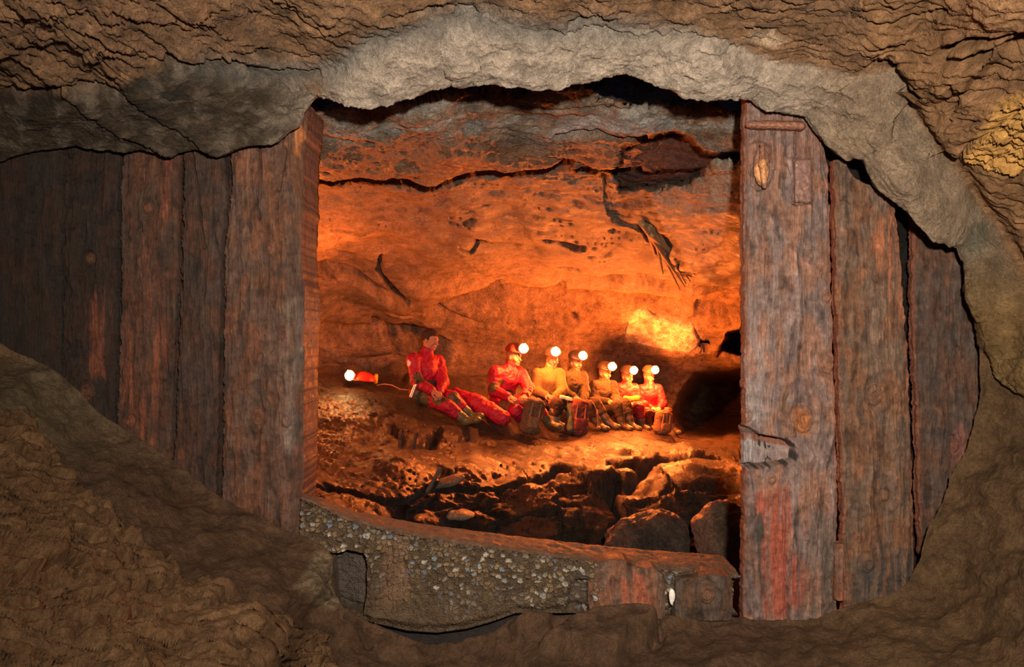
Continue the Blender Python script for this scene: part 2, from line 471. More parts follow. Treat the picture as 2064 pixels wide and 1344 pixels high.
col = mixc(col, (.19, .14, .085), pmask(U, V, [(600, 1180), (640, 1110), (672, 1118), (668, 1190), (690, 1235), (640, 1220)], 10) * (.4 + .8 * (n_s > 0)))

# relief: layered rock upper left and top, gritty mortar, ledgy bank lower left
th = math.radians(27)
a1 = U * math.cos(th) + V * math.sin(th); a2 = -U * math.sin(th) + V * math.cos(th)
wob = 14 * fbm(U / 90, V / 60, 3, 51)
lay = fbm((a1) / 130, (a2 + wob) / 11, 4, 61)
layr = np.abs(pn2(a1 / 260, (a2 + wob) / 19, 65))
ul = (1 - m_mort) * sst(500, 300, V) * sst(950, 700, U)
th2 = math.radians(4)
b1 = U * math.cos(th2) + V * math.sin(th2); b2 = -U * math.sin(th2) + V * math.cos(th2)
lay2 = fbm(b1 / 110, (b2 + wob) / 12, 4, 71)
layr2 = np.abs(pn2(b1 / 190, (b2 + wob) / 19, 75))
ur = (1 - m_mort) * sst(640, 500, V) * sst(700, 950, U)
disp = ul * (.022 * lay + .012 * fbm(a1 / 60, (a2 + wob) / 5, 3, 62) - .04 * np.exp(-(layr / .045) ** 2) * sst(-.2, .25, fbm(U / 100, V / 80, 2, 81)))
disp = disp + ur * (.026 * lay2 + .012 * fbm(b1 / 50, (b2 + wob) / 6, 3, 72) - .035 * np.exp(-(layr2 / .05) ** 2) * sst(-.1, .3, fbm(U / 90, V / 60, 2, 85)))
disp = disp + .06 * n_big + .02 * n_mid + .008 * n_s * (1 - .5 * low)
disp = disp + m_mort * (.009 * ridged(U / 11, V / 8, 4, 91) + .008 * fbm(U / 5, V / 4.5, 2, 92) + .014 * fbm(U / 60, V / 30, 4, 93))
disp = disp + m_mort * .05 * sst(0, 30, ly)
lb = fbm(U / 150, (V - .12 * U) / 16, 4, 101)
lbr = np.abs(pn2(U / 190, (V - .12 * U + 10 * n_big) / 24, 105))
disp = disp + m_brock * (.05 * lb - .04 * np.exp(-(lbr / .05) ** 2) + .05)
disp = disp * (1 - .45 * m_mort * sst(700, 500, U)) * (.25 + .75 * sst(0, 14, rho)[:, None])
# mapped cracks and ledges
CR = [([(338, 122), (370, 128), (410, 134), (450, 132), (480, 136)], 3.5, .09), ([(475, 128), (520, 138), (570, 146), (610, 149), (640, 148)], 3, .08),
 ([(15, 186), (80, 184), (130, 178), (190, 182), (240, 186)], 4, .05), ([(770, 40), (830, 28), (900, 22), (960, 30)], 3, .05), ([(560, 6), (600, 30), (640, 55), (690, 75)], 2.5, .04),
 ([(330, 70), (350, 62), (385, 66)], 2.5, .04), ([(300, 10), (380, 50), (460, 85), (540, 105), (640, 120)], 2.2, .04), ([(60, 20), (160, 70), (260, 110), (330, 130)], 2.2, .04), ([(20, 90), (130, 140), (230, 165)], 2.2, .04),
 ([(470, 110), (510, 112), (550, 108)], 3, .05), ([(100, 10), (220, 50), (330, 60), (450, 20)], 2., .03),
 ([(1505, 62), (1530, 60), (1560, 66)], 3, .07), ([(1770, 45), (1800, 42), (1850, 40), (1900, 28)], 2.5, .04), ([(1885, 122), (1890, 108), (1920, 96), (1960, 92), (2064, 85), (2120, 82)], 5, .10),
 ([(1887, 128), (1905, 128), (1950, 126), (2000, 120), (2064, 104)], 6, .14), ([(1893, 118), (1893, 130)], 7, .12), ([(2020, 112), (2064, 100), (2120, 95)], 8, .10),
 ([(1600, 118), (1700, 130), (1800, 140)], 2.5, .03), ([(1410, 90), (1450, 104), (1480, 92)], 2., .03), ([(1915, 165), (1918, 182)], 3, .05), ([(1935, 190), (1938, 200), (1925, 215), (1915, 240), (1905, 262)], 2.5, .04),
 ([(1955, 290), (1930, 330), (1960, 345), (2000, 350), (2040, 362), (2064, 355)], 3, .06), ([(1930, 298), (1990, 270), (2040, 230), (2064, 215)], 2.5, .05), ([(1990, 330), (2030, 320), (2064, 325)], 2.5, .03),
 ([(200, 120), (210, 140)], 2, .01), ([(560, 210), (585, 220), (610, 218)], 2, .03), ([(1110, 60), (1140, 70), (1200, 58), (1300, 70), (1440, 74)], 2.5, .04), ([(1240, 45), (1200, 40), (1150, 52)], 4, .05),
 ([(150, 990), (210, 1050), (260, 1090), (330, 1130)], 4, .05), ([(15, 940), (70, 930), (130, 950)], 3, .05), ([(15, 1060), (100, 1040), (180, 1060), (260, 1100)], 4, .06), ([(15, 1190), (120, 1150), (240, 1150), (350, 1158)], 4, .06),
 ([(30, 1260), (150, 1240), (250, 1210), (340, 1190)], 4, .05), ([(15, 1110), (120, 1100), (220, 1120), (330, 1140)], 3.5, .04), ([(130, 1320), (250, 1270), (350, 1250), (430, 1238)], 3.5, .04),
 ([(1100, 1290), (1160, 1262), (1200, 1246)], 4, .05), ([(1290, 1240), (1325, 1255), (1332, 1280), (1315, 1295)], 5, .07), ([(745, 1300), (720, 1270), (690, 1250)], 4, .05)]
wu = U + 4 * n_s + 5 * n_mid; wv = V + 4 * fbm(U / 10, V / 14, 3, 110) + 5 * fbm(U / 40, V / 33, 2, 112)
for pts, w, dp in CR:
    disp = disp - dp * crack(wu, wv, pts, w * 1.25)
# valley between the arch and the rock on the right
disp = disp - .10 * np.exp(-(segdist(U, V, [(1775, 150), (1820, 240), (1870, 312), (1950, 395), (2010, 480), (2064, 570)]) / 26) ** 2)
disp = disp + .06 * np.exp(-(segdist(U, V, [(1800, 320), (1880, 430), (1960, 540), (2010, 680)]) / 40) ** 2)
disp = disp + gold * .05 * fbm((U + V) / 60, (V - .35 * U) / 9, 3, 120)
# hump of stone on the floor in front of the sill
disp = disp + .10 * pmask(U, V, [(1095, 1300), (1150, 1262), (1210, 1246), (1300, 1246), (1328, 1262), (1325, 1285), (1270, 1305), (1240, 1330), (1180, 1340)], 14)
disp = disp + .05 * pmask(U, V, [(1030, 1268), (1060, 1245), (1110, 1245), (1105, 1275), (1060, 1285)], 10)
disp = disp + .05 * np.exp(-(segdist(U, V, [(640, 1190), (700, 1250), (760, 1280), (830, 1310)]) / 22) ** 2)
nrm = grid_normals(Ps, np.array([0, 1.2, CAMZ]), wrap=True)
fall = sst(1760, 900, rho)[:, None]
Ps = Ps + nrm * disp[..., None] * (.3 + .7 * fall[..., None])
# the lip of rock turns back behind the edge
nb = 9
back = []
for k in range(nb, 0, -1):
    q = k / nb
    uu = U[0] + dr[:, 0] * 26 * q ** .6; vv = V[0] + dr[:, 1] * 26 * q ** .6
    e = Ps[0] * (1 - q) + 0
    back.append(W(uu, vv, D[0] + .55 * q + .03 * fbm(aa / 30, aa * 0 + k * .7, 3, 130)))
Pall = np.concatenate([np.stack(back), Ps]); colall = np.concatenate([np.repeat(col[:1], nb, 0), col])
Uall = np.concatenate([np.repeat(U[:1], nb, 0), U]); Vall = np.concatenate([np.repeat(V[:1], nb, 0), V])
# beyond the picture the tunnel runs on past the viewpoint
tail = []
for k in range(1, 9):
    p = Pall[-1].copy(); p[:, 1] -= .35 * k * 1.0; p[:, 0] *= 1 + .02 * k; tail.append(p)
Pall = np.concatenate([Pall, np.stack(tail)]); colall = np.concatenate([colall, np.repeat(colall[-1:], 8, 0)])
Uall = np.concatenate([Uall, np.repeat(Uall[-1:], 8, 0)]); Vall = np.concatenate([Vall, np.repeat(Vall[-1:], 8, 0)])
M_, N_ = Pall.shape[:2]
Uf = Uall[:-1]; Vf = Vall[:-1]
isM = inpoly(Uf, Vf, poly_mortar) & (Uf < 2200)
isM = isM & (Vf < 560 + .0 * Uf)
isTop = (~isM) & (Vf < 690) & (Uf < 1790 + (200 - Vf) * -.3) & (Vf < 480)
isFloor = (~isM) & (Vf > 690) & (Uf > 640 - (Vf - 1100) * -.9) & (Uf < 1860 - (Vf - 1180) * -.8) & (Vf > 1040)
isL = (~isM) & (~isTop) & (~isFloor) & (Uf < 1032)
isR = (~isM) & (~isTop) & (~isFloor) & (~isL)
for nm, mk, mt in (('trim_1', isM, M_mortar), ('ceiling', isTop, M_rock), ('floor', isFloor, M_mud), ('wall_left', isL, M_mud), ('wall_right', isR, M_mud)):
    Fg = grid_faces(M_, N_, None, False, True).reshape(M_ - 1, N_, 4)[mk]
    p, f_, c_ = compact(Pall.reshape(-1, 3), Fg, colall.reshape(-1, 3))
    o = raw_mesh(nm, p, f_, mt, c_); tag(o, kind='structure')
SHELL_LAB = {'trim_1': 'pale grey mortar arch plastered over the top of the timber dam', 'ceiling': 'brown layered rock roof above the mortar arch',
             'floor': 'muddy brown rock floor in front of the gravel sill', 'wall_left': 'muddy sloping rock bank below the left timbers', 'wall_right': 'brown rock wall to the right of the timbers'}
for k, v in SHELL_LAB.items(): bpy.data.objects[k]['label'] = v

#=====CHAMBER
# ------------------------------------------------------------------ the chamber behind the dam
cp = """640 215 3.75;900 215 3.85;1200 215 3.95;1490 215 3.85;640 290 4.1;900 290 4.2;1200 290 4.35;1490 280 4.0;640 340 4.5;900 340 4.8;1150 340 5.0;
640 400 5.2;900 410 5.6;1150 400 5.6;1250 400 5.6;1350 400 5.0;1490 400 4.5;640 450 5.9;900 460 6.4;1150 460 6.7;1300 470 6.2;1490 480 5.0;
640 510 6.7;900 520 7.4;1150 520 8.0;1350 540 7.6;1490 540 6.2;640 570 7.6;800 570 8.2;950 580 9.0;1150 580 9.8;1350 590 10.2;1490 590 9.0;
640 620 8.2;800 620 9.1;950 630 10.0;1150 640 11.2;1350 640 11.6;1490 640 10.6;640 680 9.2;800 680 10.0;950 690 10.8;1150 700 11.8;1350 700 11.9;1490 700 11.4;
640 730 9.5;740 740 9.7;860 750 10.0;950 760 10.6;1100 770 11.2;1200 770 12.1;1300 780 12.9;1400 760 12.6;1490 760 12.8;
640 770 8.7;713 772 8.95;760 790 8.75;820 800 8.85;870 795 9.3;940 800 9.9;1050 810 10.2;1150 815 10.8;1250 820 11.5;1340 830 11.9;1420 850 12.0;
848 812 8.72;905 840 8.5;960 856 8.35;1010 832 9.3;1075 874 8.95;1098 832 9.95;1130 869 9.55;1155 838 10.35;1213 842 11.0;1240 869 9.95;1257 846 11.45;1290 870 10.3;1315 851 11.75;1362 873 10.8;1430 888 10.4;1490 890 10.2;
640 810 8.0;760 840 7.9;640 860 7.0;760 880 7.25;860 880 7.7;960 885 8.2;1100 895 8.6;1250 895 8.9;1400 905 9.0;1490 905 8.8;
640 920 6.0;800 930 6.3;950 930 6.9;1200 950 7.45;1400 950 7.4;1490 950 7.3;640 980 5.3;800 980 5.9;950 990 6.5;1200 1000 6.95;1490 1000 6.9;
640 1050 4.8;900 1060 6.0;1200 1060 6.6;1490 1060 6.5;640 1130 4.5;900 1130 5.7;1200 1130 6.3;1490 1130 6.2;640 1190 4.3;1490 1190 5.9;640 1290 4.1;1100 1290 5.6;1490 1290 5.5;
500 250 3.9;500 450 5.2;500 650 6.8;500 850 5.6;500 1100 4.1;350 250 3.9;350 400 4.1;350 700 4.3;350 900 4.1;350 1150 4.0;1600 300 3.9;1600 500 4.8;1620 650 7.5;1650 800 7.8;1620 1000 5.2;1800 200 3.9;1800 400 4.1;1800 700 5.2;1800 1000 4.4;1800 1150 4.1;1800 1290 3.9;300 1290 3.9;1980 1290 3.9;1980 300 4.0;1980 500 4.1;1980 900 4.1;1980 1150 4.0;640 150 3.7;1490 150 3.8;1000 150 3.9"""
cp = np.array([[float(x) for x in t.split()] for t in cp.replace('\n', '').split(';') if t.strip()])
cxy = cp[:, :2] / 1000; cz = np.log(cp[:, 2])
def tps(r2): return .5 * r2 * np.log(r2 + 1e-12)
n = len(cxy)
A = np.zeros((n + 3, n + 3)); A[:n, :n] = tps(((cxy[:, None] - cxy[None]) ** 2).sum(-1)) + np.eye(n) * 2e-4
A[:n, n] = 1; A[:n, n + 1:] = cxy; A[n:, :n] = A[:n, n:].T
sol = np.linalg.solve(A, np.concatenate([cz, [0, 0, 0]]))
def baseD(U, V):
    x = U / 1000; y = V / 1000; r = sol[n] + sol[n + 1] * x + sol[n + 2] * y
    for i in range(n):
        r = r + sol[i] * tps((x - cxy[i, 0]) ** 2 + (y - cxy[i, 1]) ** 2)
    return np.exp(r)
ua = np.concatenate([np.linspace(300, 560, 30), np.linspace(563, 598, 20), np.linspace(600, 1530, 430), np.linspace(1532, 1600, 30), np.linspace(1612, 1985, 40)])
va = np.linspace(100, 1290, 540)
U, V = np.meshgrid(ua, va)
D = baseD(U, V)
n_big = fbm(U / 170, V / 80, 3, 211); n_mid = fbm(U / 60, V / 22, 4, 221); n_s = fbm(U / 16, V / 8, 3, 231); n_f = fbm(U / 7, V / 5, 2, 241)
wu = U + 5 * n_mid + 1.2 * n_s; wv = V + 5 * n_mid + 1.4 * n_s
def side(pts, soft=3.):   # 1 below the line, 0 above
    return sst(-soft, soft, wv - lerp_poly(pts, wu))
L1 = [(300, 366), (632, 368), (700, 372), (760, 368), (810, 366), (880, 378), (920, 362), (960, 348), (1020, 345), (1090, 335), (1150, 323), (1165, 335), (1200, 340), (1290, 338), (1400, 335), (1450, 312), (1500, 298), (1600, 290)]
T = [(300, 225), (600, 215), (635, 212), (690, 216), (750, 217), (800, 208), (905, 183), (960, 180), (1040, 188), (1120, 178), (1190, 172), (1215, 205), (1300, 212), (1430, 205), (1500, 235), (1600, 240)]
tv = V + 4 * fbm(U / 30, V * 0, 3, 247) - lerp_poly(T, U); top = sst(3, -6, tv); top2 = sst(0, -50, tv)
D = D + .5 * top + .7 * top2
ridge = sst(30, 0, wv - lerp_poly(L1, wu)) * (1 - side(L1))
D = D - .10 * ridge                        # the upper slab stands proud of what lies below it
D = D + .30 * side(L1, 2.5) * sst(330, 0, V - lerp_poly(L1, U)) * sst(1480, 1380, U)
hol = pmask(wu, wv, [(1235, 345), (1250, 295), (1290, 272), (1360, 270), (1420, 300), (1520, 298), (1520, 318), (1450, 325), (1420, 350), (1390, 370), (1310, 375), (1250, 385)], 5)
D = D + .55 * hol
hol2 = pmask(wu, wv, [(1235, 375), (1262, 370), (1255, 420), (1300, 440), (1350, 500), (1330, 520), (1290, 470), (1235, 440), (1222, 400)], 7)
D = D + .15 * hol2
slab = pmask(wu, wv, [(1300, 385), (1400, 360), (1440, 325), (1510, 312), (1520, 640), (1470, 600), (1400, 545), (1340, 480)], 6)
D = D - .25 * slab
# ledges of the chamber wall: (line, push back below, width, fade px)
LED = [([(630, 530), (660, 545), (720, 560), (770, 580), (820, 604)], -.12, 60), ([(770, 520), (762, 545), (790, 580), (815, 603)], 0, 0),
 ([(870, 612), (950, 601), (1040, 592), (1120, 590), (1200, 592), (1300, 600), (1500, 606)], .45, 60), ([(630, 655), (700, 662), (770, 664), (860, 672), (900, 690)], .55, 60),
 ([(960, 480), (1040, 497)], .12, 25), ([(830, 560), (950, 575), (1120, 583)], .12, 20), ([(1120, 555), (1250, 560), (1400, 575), (1490, 590)], .2, 25)]
st1_ = fbm((U + .14 * V) / 120, (V - .14 * U + 10 * n_big) / 8, 4, 243); st2_ = fbm((U + .1 * V) / 60, (V - .1 * U) / 4.5, 3, 245)
flo = sst(-10, 25, V - lerp_poly([(300, 790), (640, 752), (713, 762), (770, 786), (830, 800), (900, 815), (1000, 822), (1100, 826), (1200, 834), (1310, 842), (1370, 868), (1420, 886), (2000, 890)], U))
PB = W(U, V, D); xw = PB[..., 0]; yw = PB[..., 1]
disp = (1 - flo) * (.16 * n_big + (.035 - .018 * sst(410, 450, V) * sst(600, 560, V)) * n_mid + .006 * n_s + (.026 - .012 * sst(410, 450, V)) * st1_ + .010 * st2_)
rl = np.abs(pn2(U / 280, (V - .1 * U + 10 * n_big) / 13, 260)); disp = disp - .04 * np.exp(-(rl / .03) ** 2) * sst(.0, .3, fbm(U / 80, V / 50, 2, 262)) 
for pts, dd, fade in LED:
    d = segdist(wu, wv, pts)
    disp = disp - .14 * np.exp(-(d / 3.2) ** 2)
    if dd:
        x0, x1 = pts[0][0], pts[-1][0]
        below = wv - lerp_poly(pts, wu)
        m = sst(x0 - 20, x0 + 20, wu) * sst(x1 + 20, x1 - 20, wu) if x0 > 640 else sst(x1 + 20, x1 - 20, wu)
        disp = disp - dd * m * sst(-2, 4, below) * sst(fade, 5, below)
CR2 = [([(632, 368), (700, 373), (760, 369), (810, 366), (880, 379), (920, 362), (960, 349), (1020, 346), (1090, 336), (1150, 323)], 4.5, .35), ([(1165, 335), (1200, 340), (1290, 336)], 3, .15),
 ([(1000, 218), (1150, 224), (1300, 216), (1420, 212)], 2.2, .10), ([(1120, 275), (1200, 270), (1300, 272)], 3.5, .14), ([(1100, 305), (1180, 330), (1240, 345)], 2, .08),
 ([(925, 490), (945, 500), (965, 488), (1040, 498)], 3, .08), ([(1095, 478), (1150, 492), (1180, 495)], 3, .06), ([(690, 520), (712, 522)], 4, .10), ([(770, 520), (766, 545), (785, 570), (812, 592)], 3, .07),
 ([(1120, 545), (1160, 545), (1200, 552)], 3, .1), ([(1100, 583), (1120, 584), (1135, 580)], 4, .14), ([(655, 548), (670, 556)], 5, .12), ([(780, 630), (800, 636), (870, 640), (960, 655), (1080, 655)], 2.5, .08),
 ([(1090, 650), (1130, 645), (1160, 648)], 5, .15), ([(1010, 590), (960, 600), (900, 612)], 2.5, .1), ([(755, 655), (795, 670), (800, 690)], 5, .15), ([(1380, 560), (1290, 558)], 3, .1), ([(1410, 610), (1495, 622)], 6, .2), ([(1400, 635), (1450, 642), (1470, 660)], 4, .18),
 ([(640, 712), (700, 722), (740, 740)], 4, .1), ([(1215, 350), (1222, 400), (1228, 430)], 3, .08),
 # floor blocks
 ([(628, 985), (700, 1000), (770, 1018), (830, 1022)], 4, .1), ([(820, 1020), (850, 1005), (885, 992), (960, 990), (1050, 988), (1140, 975), (1200, 962), (1245, 955)], 5, .16), ([(1055, 992), (1090, 965), (1120, 945), (1175, 945)], 4, .14),
 ([(1245, 955), (1225, 975), (1235, 1000), (1250, 1030), (1290, 1045)], 8, .35), ([(1210, 1075), (1240, 1050), (1290, 1030), (1340, 1030), (1370, 1050), (1380, 1100)], 6, .25), ([(1270, 960), (1330, 925), (1420, 915), (1500, 925)], 7, .2),
 ([(1400, 985), (1430, 1010), (1450, 1030), (1405, 1080)], 8, .3), ([(1290, 1000), (1350, 970), (1440, 965)], 4, .12), ([(900, 1045), (960, 1040), (1010, 1052)], 4, .1), ([(1120, 1000), (1170, 1010), (1180, 1045)], 3, .08), ([(1140, 1020), (1130, 1050), (1160, 1075)], 3, .08),
 ([(830, 905), (930, 885), (1000, 893)], 3, .06), ([(790, 865), (812, 880), (820, 895), (860, 890), (880, 875)], 6, .10), ([(840, 900), (870, 885), (885, 868)], 6, .09), ([(1230, 930), (1300, 935), (1370, 925), (1495, 905)], 5, .18)]
for pts, w, dp in CR2:
    disp = disp - dp * crack(wu, wv, pts, w)
# blocky wet rock in the front of the floor
F1, F2, ID = worley(wu / 105 + .2 * n_big, wv / 48, 3)
F1, F2, ID = worley(U / 150 + .35 * fbm(U / 70, V / 40, 3, 33) + V / 300, V / 62 - U / 500 + .35 * fbm(U / 70, V / 40, 3, 34), 3)
blk = sst(930, 985, V) * sst(700, 1000, U)
dz = flo * (.10 * fbm(xw * 1.1, yw * 1.3, 3, 250) + .022 * fbm(xw * 2.2 + yw, yw * 3.2 - xw, 4, 252) + .010 * fbm(xw * 7, yw * 8, 3, 253) + .006 * fbm(xw * 16, yw * 20, 3, 254))
dz = dz + flo * sst(900, 820, U) * .03 * ridged(xw * 9, yw * 7, 3, 257)
dz = dz + .010 * flo * fbm(xw * 3 + yw * 2, yw * 14, 3, 258)
dz = dz + .022 * flo * ridged((xw + .6 * yw) * 1.6, (yw - .3 * xw) * 4.5, 3, 256) * sst(870, 900, V)
tilt_ = 0 * (xw * np.cos(ID * .7) + yw * np.sin(ID * .7)); tilt_ = tilt_ - np.floor(tilt_ / 3) * 0
disp = disp + blk * (.30 * (ID / 255. - .5) * sst(.0, .12, F2 - F1) - .16 * np.exp(-((F2 - F1) / .04) ** 2) + .10 * fbm(U / 60, V / 30, 4, 259))

rp = fbm((U + .4 * V) / 34, (V + .1 * U) / 5.5, 3, 270)

up = sst(700, 500, V)
disp = disp + up * .025 * ridged((U + V) / 26, (V - U * .15) / 9, 3, 280) * sst(430, 330, V)
hs = .5 + .5 * sst(4, 8, D)
fig = pmask(U, V, [(800, 770), (1400, 760), (1400, 880), (960, 872), (860, 860), (800, 830)], 20) + pmask(U, V, [(660, 750), (780, 750), (790, 800), (680, 800)], 10)
disp = disp * (1 - .75 * np.clip(fig, 0, 1)) * hs; dz = dz * (1 - .75 * np.clip(fig, 0, 1)) * (.6 + .4 * sst(4, 8, D))
QP = [(1268, 645), (1310, 640), (1398, 655), (1412, 688), (1388, 709), (1330, 700), (1262, 697), (1258, 680)]; quart_ = pmask(wu, wv, QP, 4)
void = pmask(wu, wv, [(1385, 800), (1412, 768), (1495, 752), (1560, 760), (1560, 892), (1415, 886), (1372, 876), (1368, 840)], 22)
void2 = pmask(wu, wv, [(1448, 708), (1470, 676), (1500, 670), (1540, 690), (1520, 712)], 5)
void3 = pmask(wu, wv, [(1405, 690), (1425, 684), (1432, 696), (1408, 700)], 3)
D = D - .04 * quart_; disp = disp - .05 * np.exp(-(segdist(wu, wv, QP + QP[:1]) / 3.) ** 2)
D = D + 3 * void + 2 * void2 + 1 * void3
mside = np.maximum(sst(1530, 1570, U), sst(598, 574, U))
D = D + (np.where(U > 1000, 3.44, 3.52) - D) * mside; disp = disp * (1 - .9 * mside); dz = dz * (1 - mside)  # side walls drawn in close behind the timbers to block lamplight
Pc = W(U, V, D)
nrm = grid_normals(Pc, np.array([0, 1.5, CAMZ]))
Pc = Pc + nrm * disp[..., None]; Pc[..., 2] += dz
cold = np.array([.25, .19, .135]) * (1 + .45 * n_mid + .35 * n_s)[..., None]
cold = mixc(cold, np.array([.36, .26, .18]) , sst(460, 380, V) * .8)  # upper roof brown, raised in tone to stand in for more flash
cold = mixc(cold, (.46, .44, .39), sst(-.05, .25, fbm(U / 120, (V + .1 * U) / 22, 3, 290)) * sst(330, 240, V) * .8)  # grey rock, its tone also raised in place of stronger flash
cold = mixc(cold, (.56, .54, .50), pmask(wu, wv, [(1070, 285), (1110, 262), (1200, 240), (1350, 228), (1362, 262), (1240, 266), (1150, 275)], 6) * .8)
cold = mixc(cold, (.34, .15, .07), sst(.05, .4, fbm(U / 90, V / 25, 3, 295)) * sst(340, 290, V) * .9)
cold = mixc(cold, (.38, .17, .08), pmask(wu, wv, [(640, 330), (700, 300), (820, 280), (1000, 290), (1250, 290), (1260, 330), (900, 365), (640, 360)], 14) * .75)
cold = mixc(cold, (.42, .36, .27), sst(.35, .5, ridged((U - .7 * V) / 30, (V + .3 * U) / 14, 2, 297)) * pmask(U, V, [(900, 350), (1220, 345), (1500, 330), (1500, 560), (1380, 500), (1100, 430), (900, 380)], 20) * .45)
cold = mixc(cold, (.17, .065, .045), hol * .9)
cold = mixc(cold, np.array([.36, .32, .245]), slab * .9)  # grey slab, colour lifted as if more flash reached it
cold = mixc(cold, (.02, .017, .015), mside)  # near-black colour stands in for shade behind the timber gaps
cold = cold * (1 + .5 * slab * sst(.1, .4, ridged((U + V) / 18, (V - .6 * U) / 9, 3, 299)))[..., None]
quart = pmask(wu, wv, [(1268, 645), (1310, 640), (1398, 655), (1412, 688), (1388, 709), (1330, 700), (1262, 697), (1258, 680)], 3)
cold = mixc(cold, (.85, .78, .6), quart * (.55 + .45 * sst(-.1, .1, n_s)))
wet_shade = sst(890, 940, V)
cold = mixc(cold, (.030, .022, .017), wet_shade * .97)  # wet floor, darkened further for the shadow below the people
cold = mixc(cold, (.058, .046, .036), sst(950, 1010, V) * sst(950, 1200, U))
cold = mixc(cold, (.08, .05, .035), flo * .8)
cold = mixc(cold, (.030, .016, .012), sst(1100, 850, U) * sst(730, 770, V) * .95)  # left slope darkened in colour to hold down the lamplight on it
M_, N_ = U.shape
Uf = U[:-1, :-1]; Vf = V[:-1, :-1]
fl = lerp_poly([(300, 790), (640, 752), (713, 762), (770, 786), (830, 800), (900, 815), (1000, 822), (1100, 826), (1200, 834), (1310, 842), (1370, 868), (1420, 886), (2000, 890)], Uf)
isF = Vf > fl; isC = Vf < lerp_poly([(300, 560), (640, 600), (850, 625), (1100, 606), (2000, 606)], Uf); isW = ~isF & ~isC
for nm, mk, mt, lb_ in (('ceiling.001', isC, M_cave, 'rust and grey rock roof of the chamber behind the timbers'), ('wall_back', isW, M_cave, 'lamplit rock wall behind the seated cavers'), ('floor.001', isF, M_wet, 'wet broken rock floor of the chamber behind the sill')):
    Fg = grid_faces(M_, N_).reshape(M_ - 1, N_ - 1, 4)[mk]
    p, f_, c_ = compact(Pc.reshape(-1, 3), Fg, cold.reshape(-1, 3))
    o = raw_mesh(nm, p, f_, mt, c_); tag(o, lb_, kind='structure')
def surf(u, v):
    """point of the chamber surface seen at u, v"""
    i = np.argmin(abs(va - v)); j = np.argmin(abs(ua - u)); return Pc[i, j]

#=====SILL
# ------------------------------------------------------------------ gravel concrete sill
fe = [(600, 1000), (628, 1012), (700, 1045), (760, 1062), (850, 1080), (950, 1097), (1050, 1112), (1150, 1124), (1250, 1136), (1350, 1147), (1420, 1152), (1500, 1158), (1560, 1162)]
be = [(600, 992), (630, 1000), (700, 1027), (790, 1044), (860, 1056), (960, 1067), (1060, 1079), (1160, 1089), (1260, 1099), (1350, 1106), (1430, 1111), (1500, 1116), (1560, 1120)]
bo = [(600, 1150), (668, 1235), (700, 1244), (760, 1262), (820, 1276), (880, 1280), (940, 1272), (990, 1258), (1040, 1240), (1190, 1240), (1560, 1245)]
us = np.linspace(606, 1493, 780)
def Df(u): return 3.16 - .12 * np.sin(np.clip((u - 606) / 924, 0, 1) * np.pi)
ft = lerp_poly(fe, us); fb = lerp_poly(be, us); fo = lerp_poly(bo, us)
ft = ft + 2 * fbm(us / 40, us * 0, 3, 301)
rows_u, rows_v, rows_D, kind_ = [], [], [], []
zt = CAMZ + (CY - ft) / FPX * Df(us)
Dbk = (CAMZ - zt) * FPX / (fb - CY)                      # depth at which the same height is seen at the back edge
Dbk = np.maximum(Dbk, Df(us) + .08)
P = []; K_ = []
X = (us - CX) / FPX * Df(us)
for t in np.linspace(1, 0, 12)[:-1]:                       # back face
    P.append(np.stack([X, Dbk + 0 * X, zt - .5 * t], -1)); K_.append(0)
for t in np.linspace(0, 1, 36):                            # top
    yy = Dbk + (Df(us) - Dbk) * t
    rnd = .015 * (sst(.75, 1, t)) + .008 * (1 - sst(0, .15, t))
    P.append(np.stack([X * (1 + 0 * t), yy, zt - rnd], -1)); K_.append(1)
tt = np.linspace(0, 1, 230)[1:]
for t in tt:
    v = ft + (fo - ft) * t
    P.append(W(us, v, Df(us))); K_.append(2)
for t in np.linspace(0, 1, 10)[1:]:                        # undercut
    P.append(np.stack([X, Df(us) + .12 * min(1, t * 2), CAMZ + (CY - fo) / FPX * Df(us) - .01 * t - .25 * max(0, t - .5)], -1)); K_.append(3)
P = np.stack(P); K_ = np.array(K_)[:, None] + np.zeros_like(P[..., 0])
xm = P[..., 0]; zm = P[..., 2]; ym = P[..., 1]
arc = np.where(K_ == 2, zm, zm + (ym - 3.1))
nrm = grid_normals(P, np.array([0, 0, CAMZ + 4.]))
nrm = np.where((K_ == 1)[..., None], np.array([0, 0, 1.]), np.where((K_ == 2)[..., None], np.array([0, -1., 0]), np.where((K_ == 0)[..., None], np.array([0, 1., 0]), np.array([0, 0, -1.]))))
wx = xm + .006 * fbm(xm * 40, zm * 40, 2, 310)
F1, F2, ID = worley(wx * 42, arc * 50, 1); G1, G2, IG = worley(wx * 100, arc * 110, 2)
Upx = np.broadcast_to(us[None], xm.shape); Vpx = CY - (zm - CAMZ) * FPX / Df(us)[None]
face = (K_ == 2) * 1.
band = face * np.exp(-((Vpx - ft - 45) / 50) ** 2)           # coarse, cleaner stones under the top edge
coarse = np.clip(band + .6 * sst(-.1, .3, fbm(xm * 5, zm * 7, 2, 315)) * face, 0, 1)
st1 = sst(0, .35, F2 - F1); st2 = sst(0, .35, G2 - G1)
pick = (ID % 5 < 3)
disp = face * (.016 * st1 * coarse * pick + .007 * st2 + .02 * fbm(xm * 9, zm * 9, 3, 320) + .012 * fbm(xm * 40, zm * 40, 3, 322))
disp = disp + (K_ == 1) * .006 * fbm(xm * 20, ym * 20, 3, 325)
pit = pmask(Upx, Vpx, [(662, 1118), (700, 1112), (735, 1120), (738, 1190), (728, 1240), (690, 1243), (672, 1225), (668, 1160)], 5) * face
imp_ = pmask(Upx, Vpx, [(775, 1085), (830, 1075), (815, 1130), (835, 1200), (790, 1225), (772, 1210), (768, 1140)], 6) * face
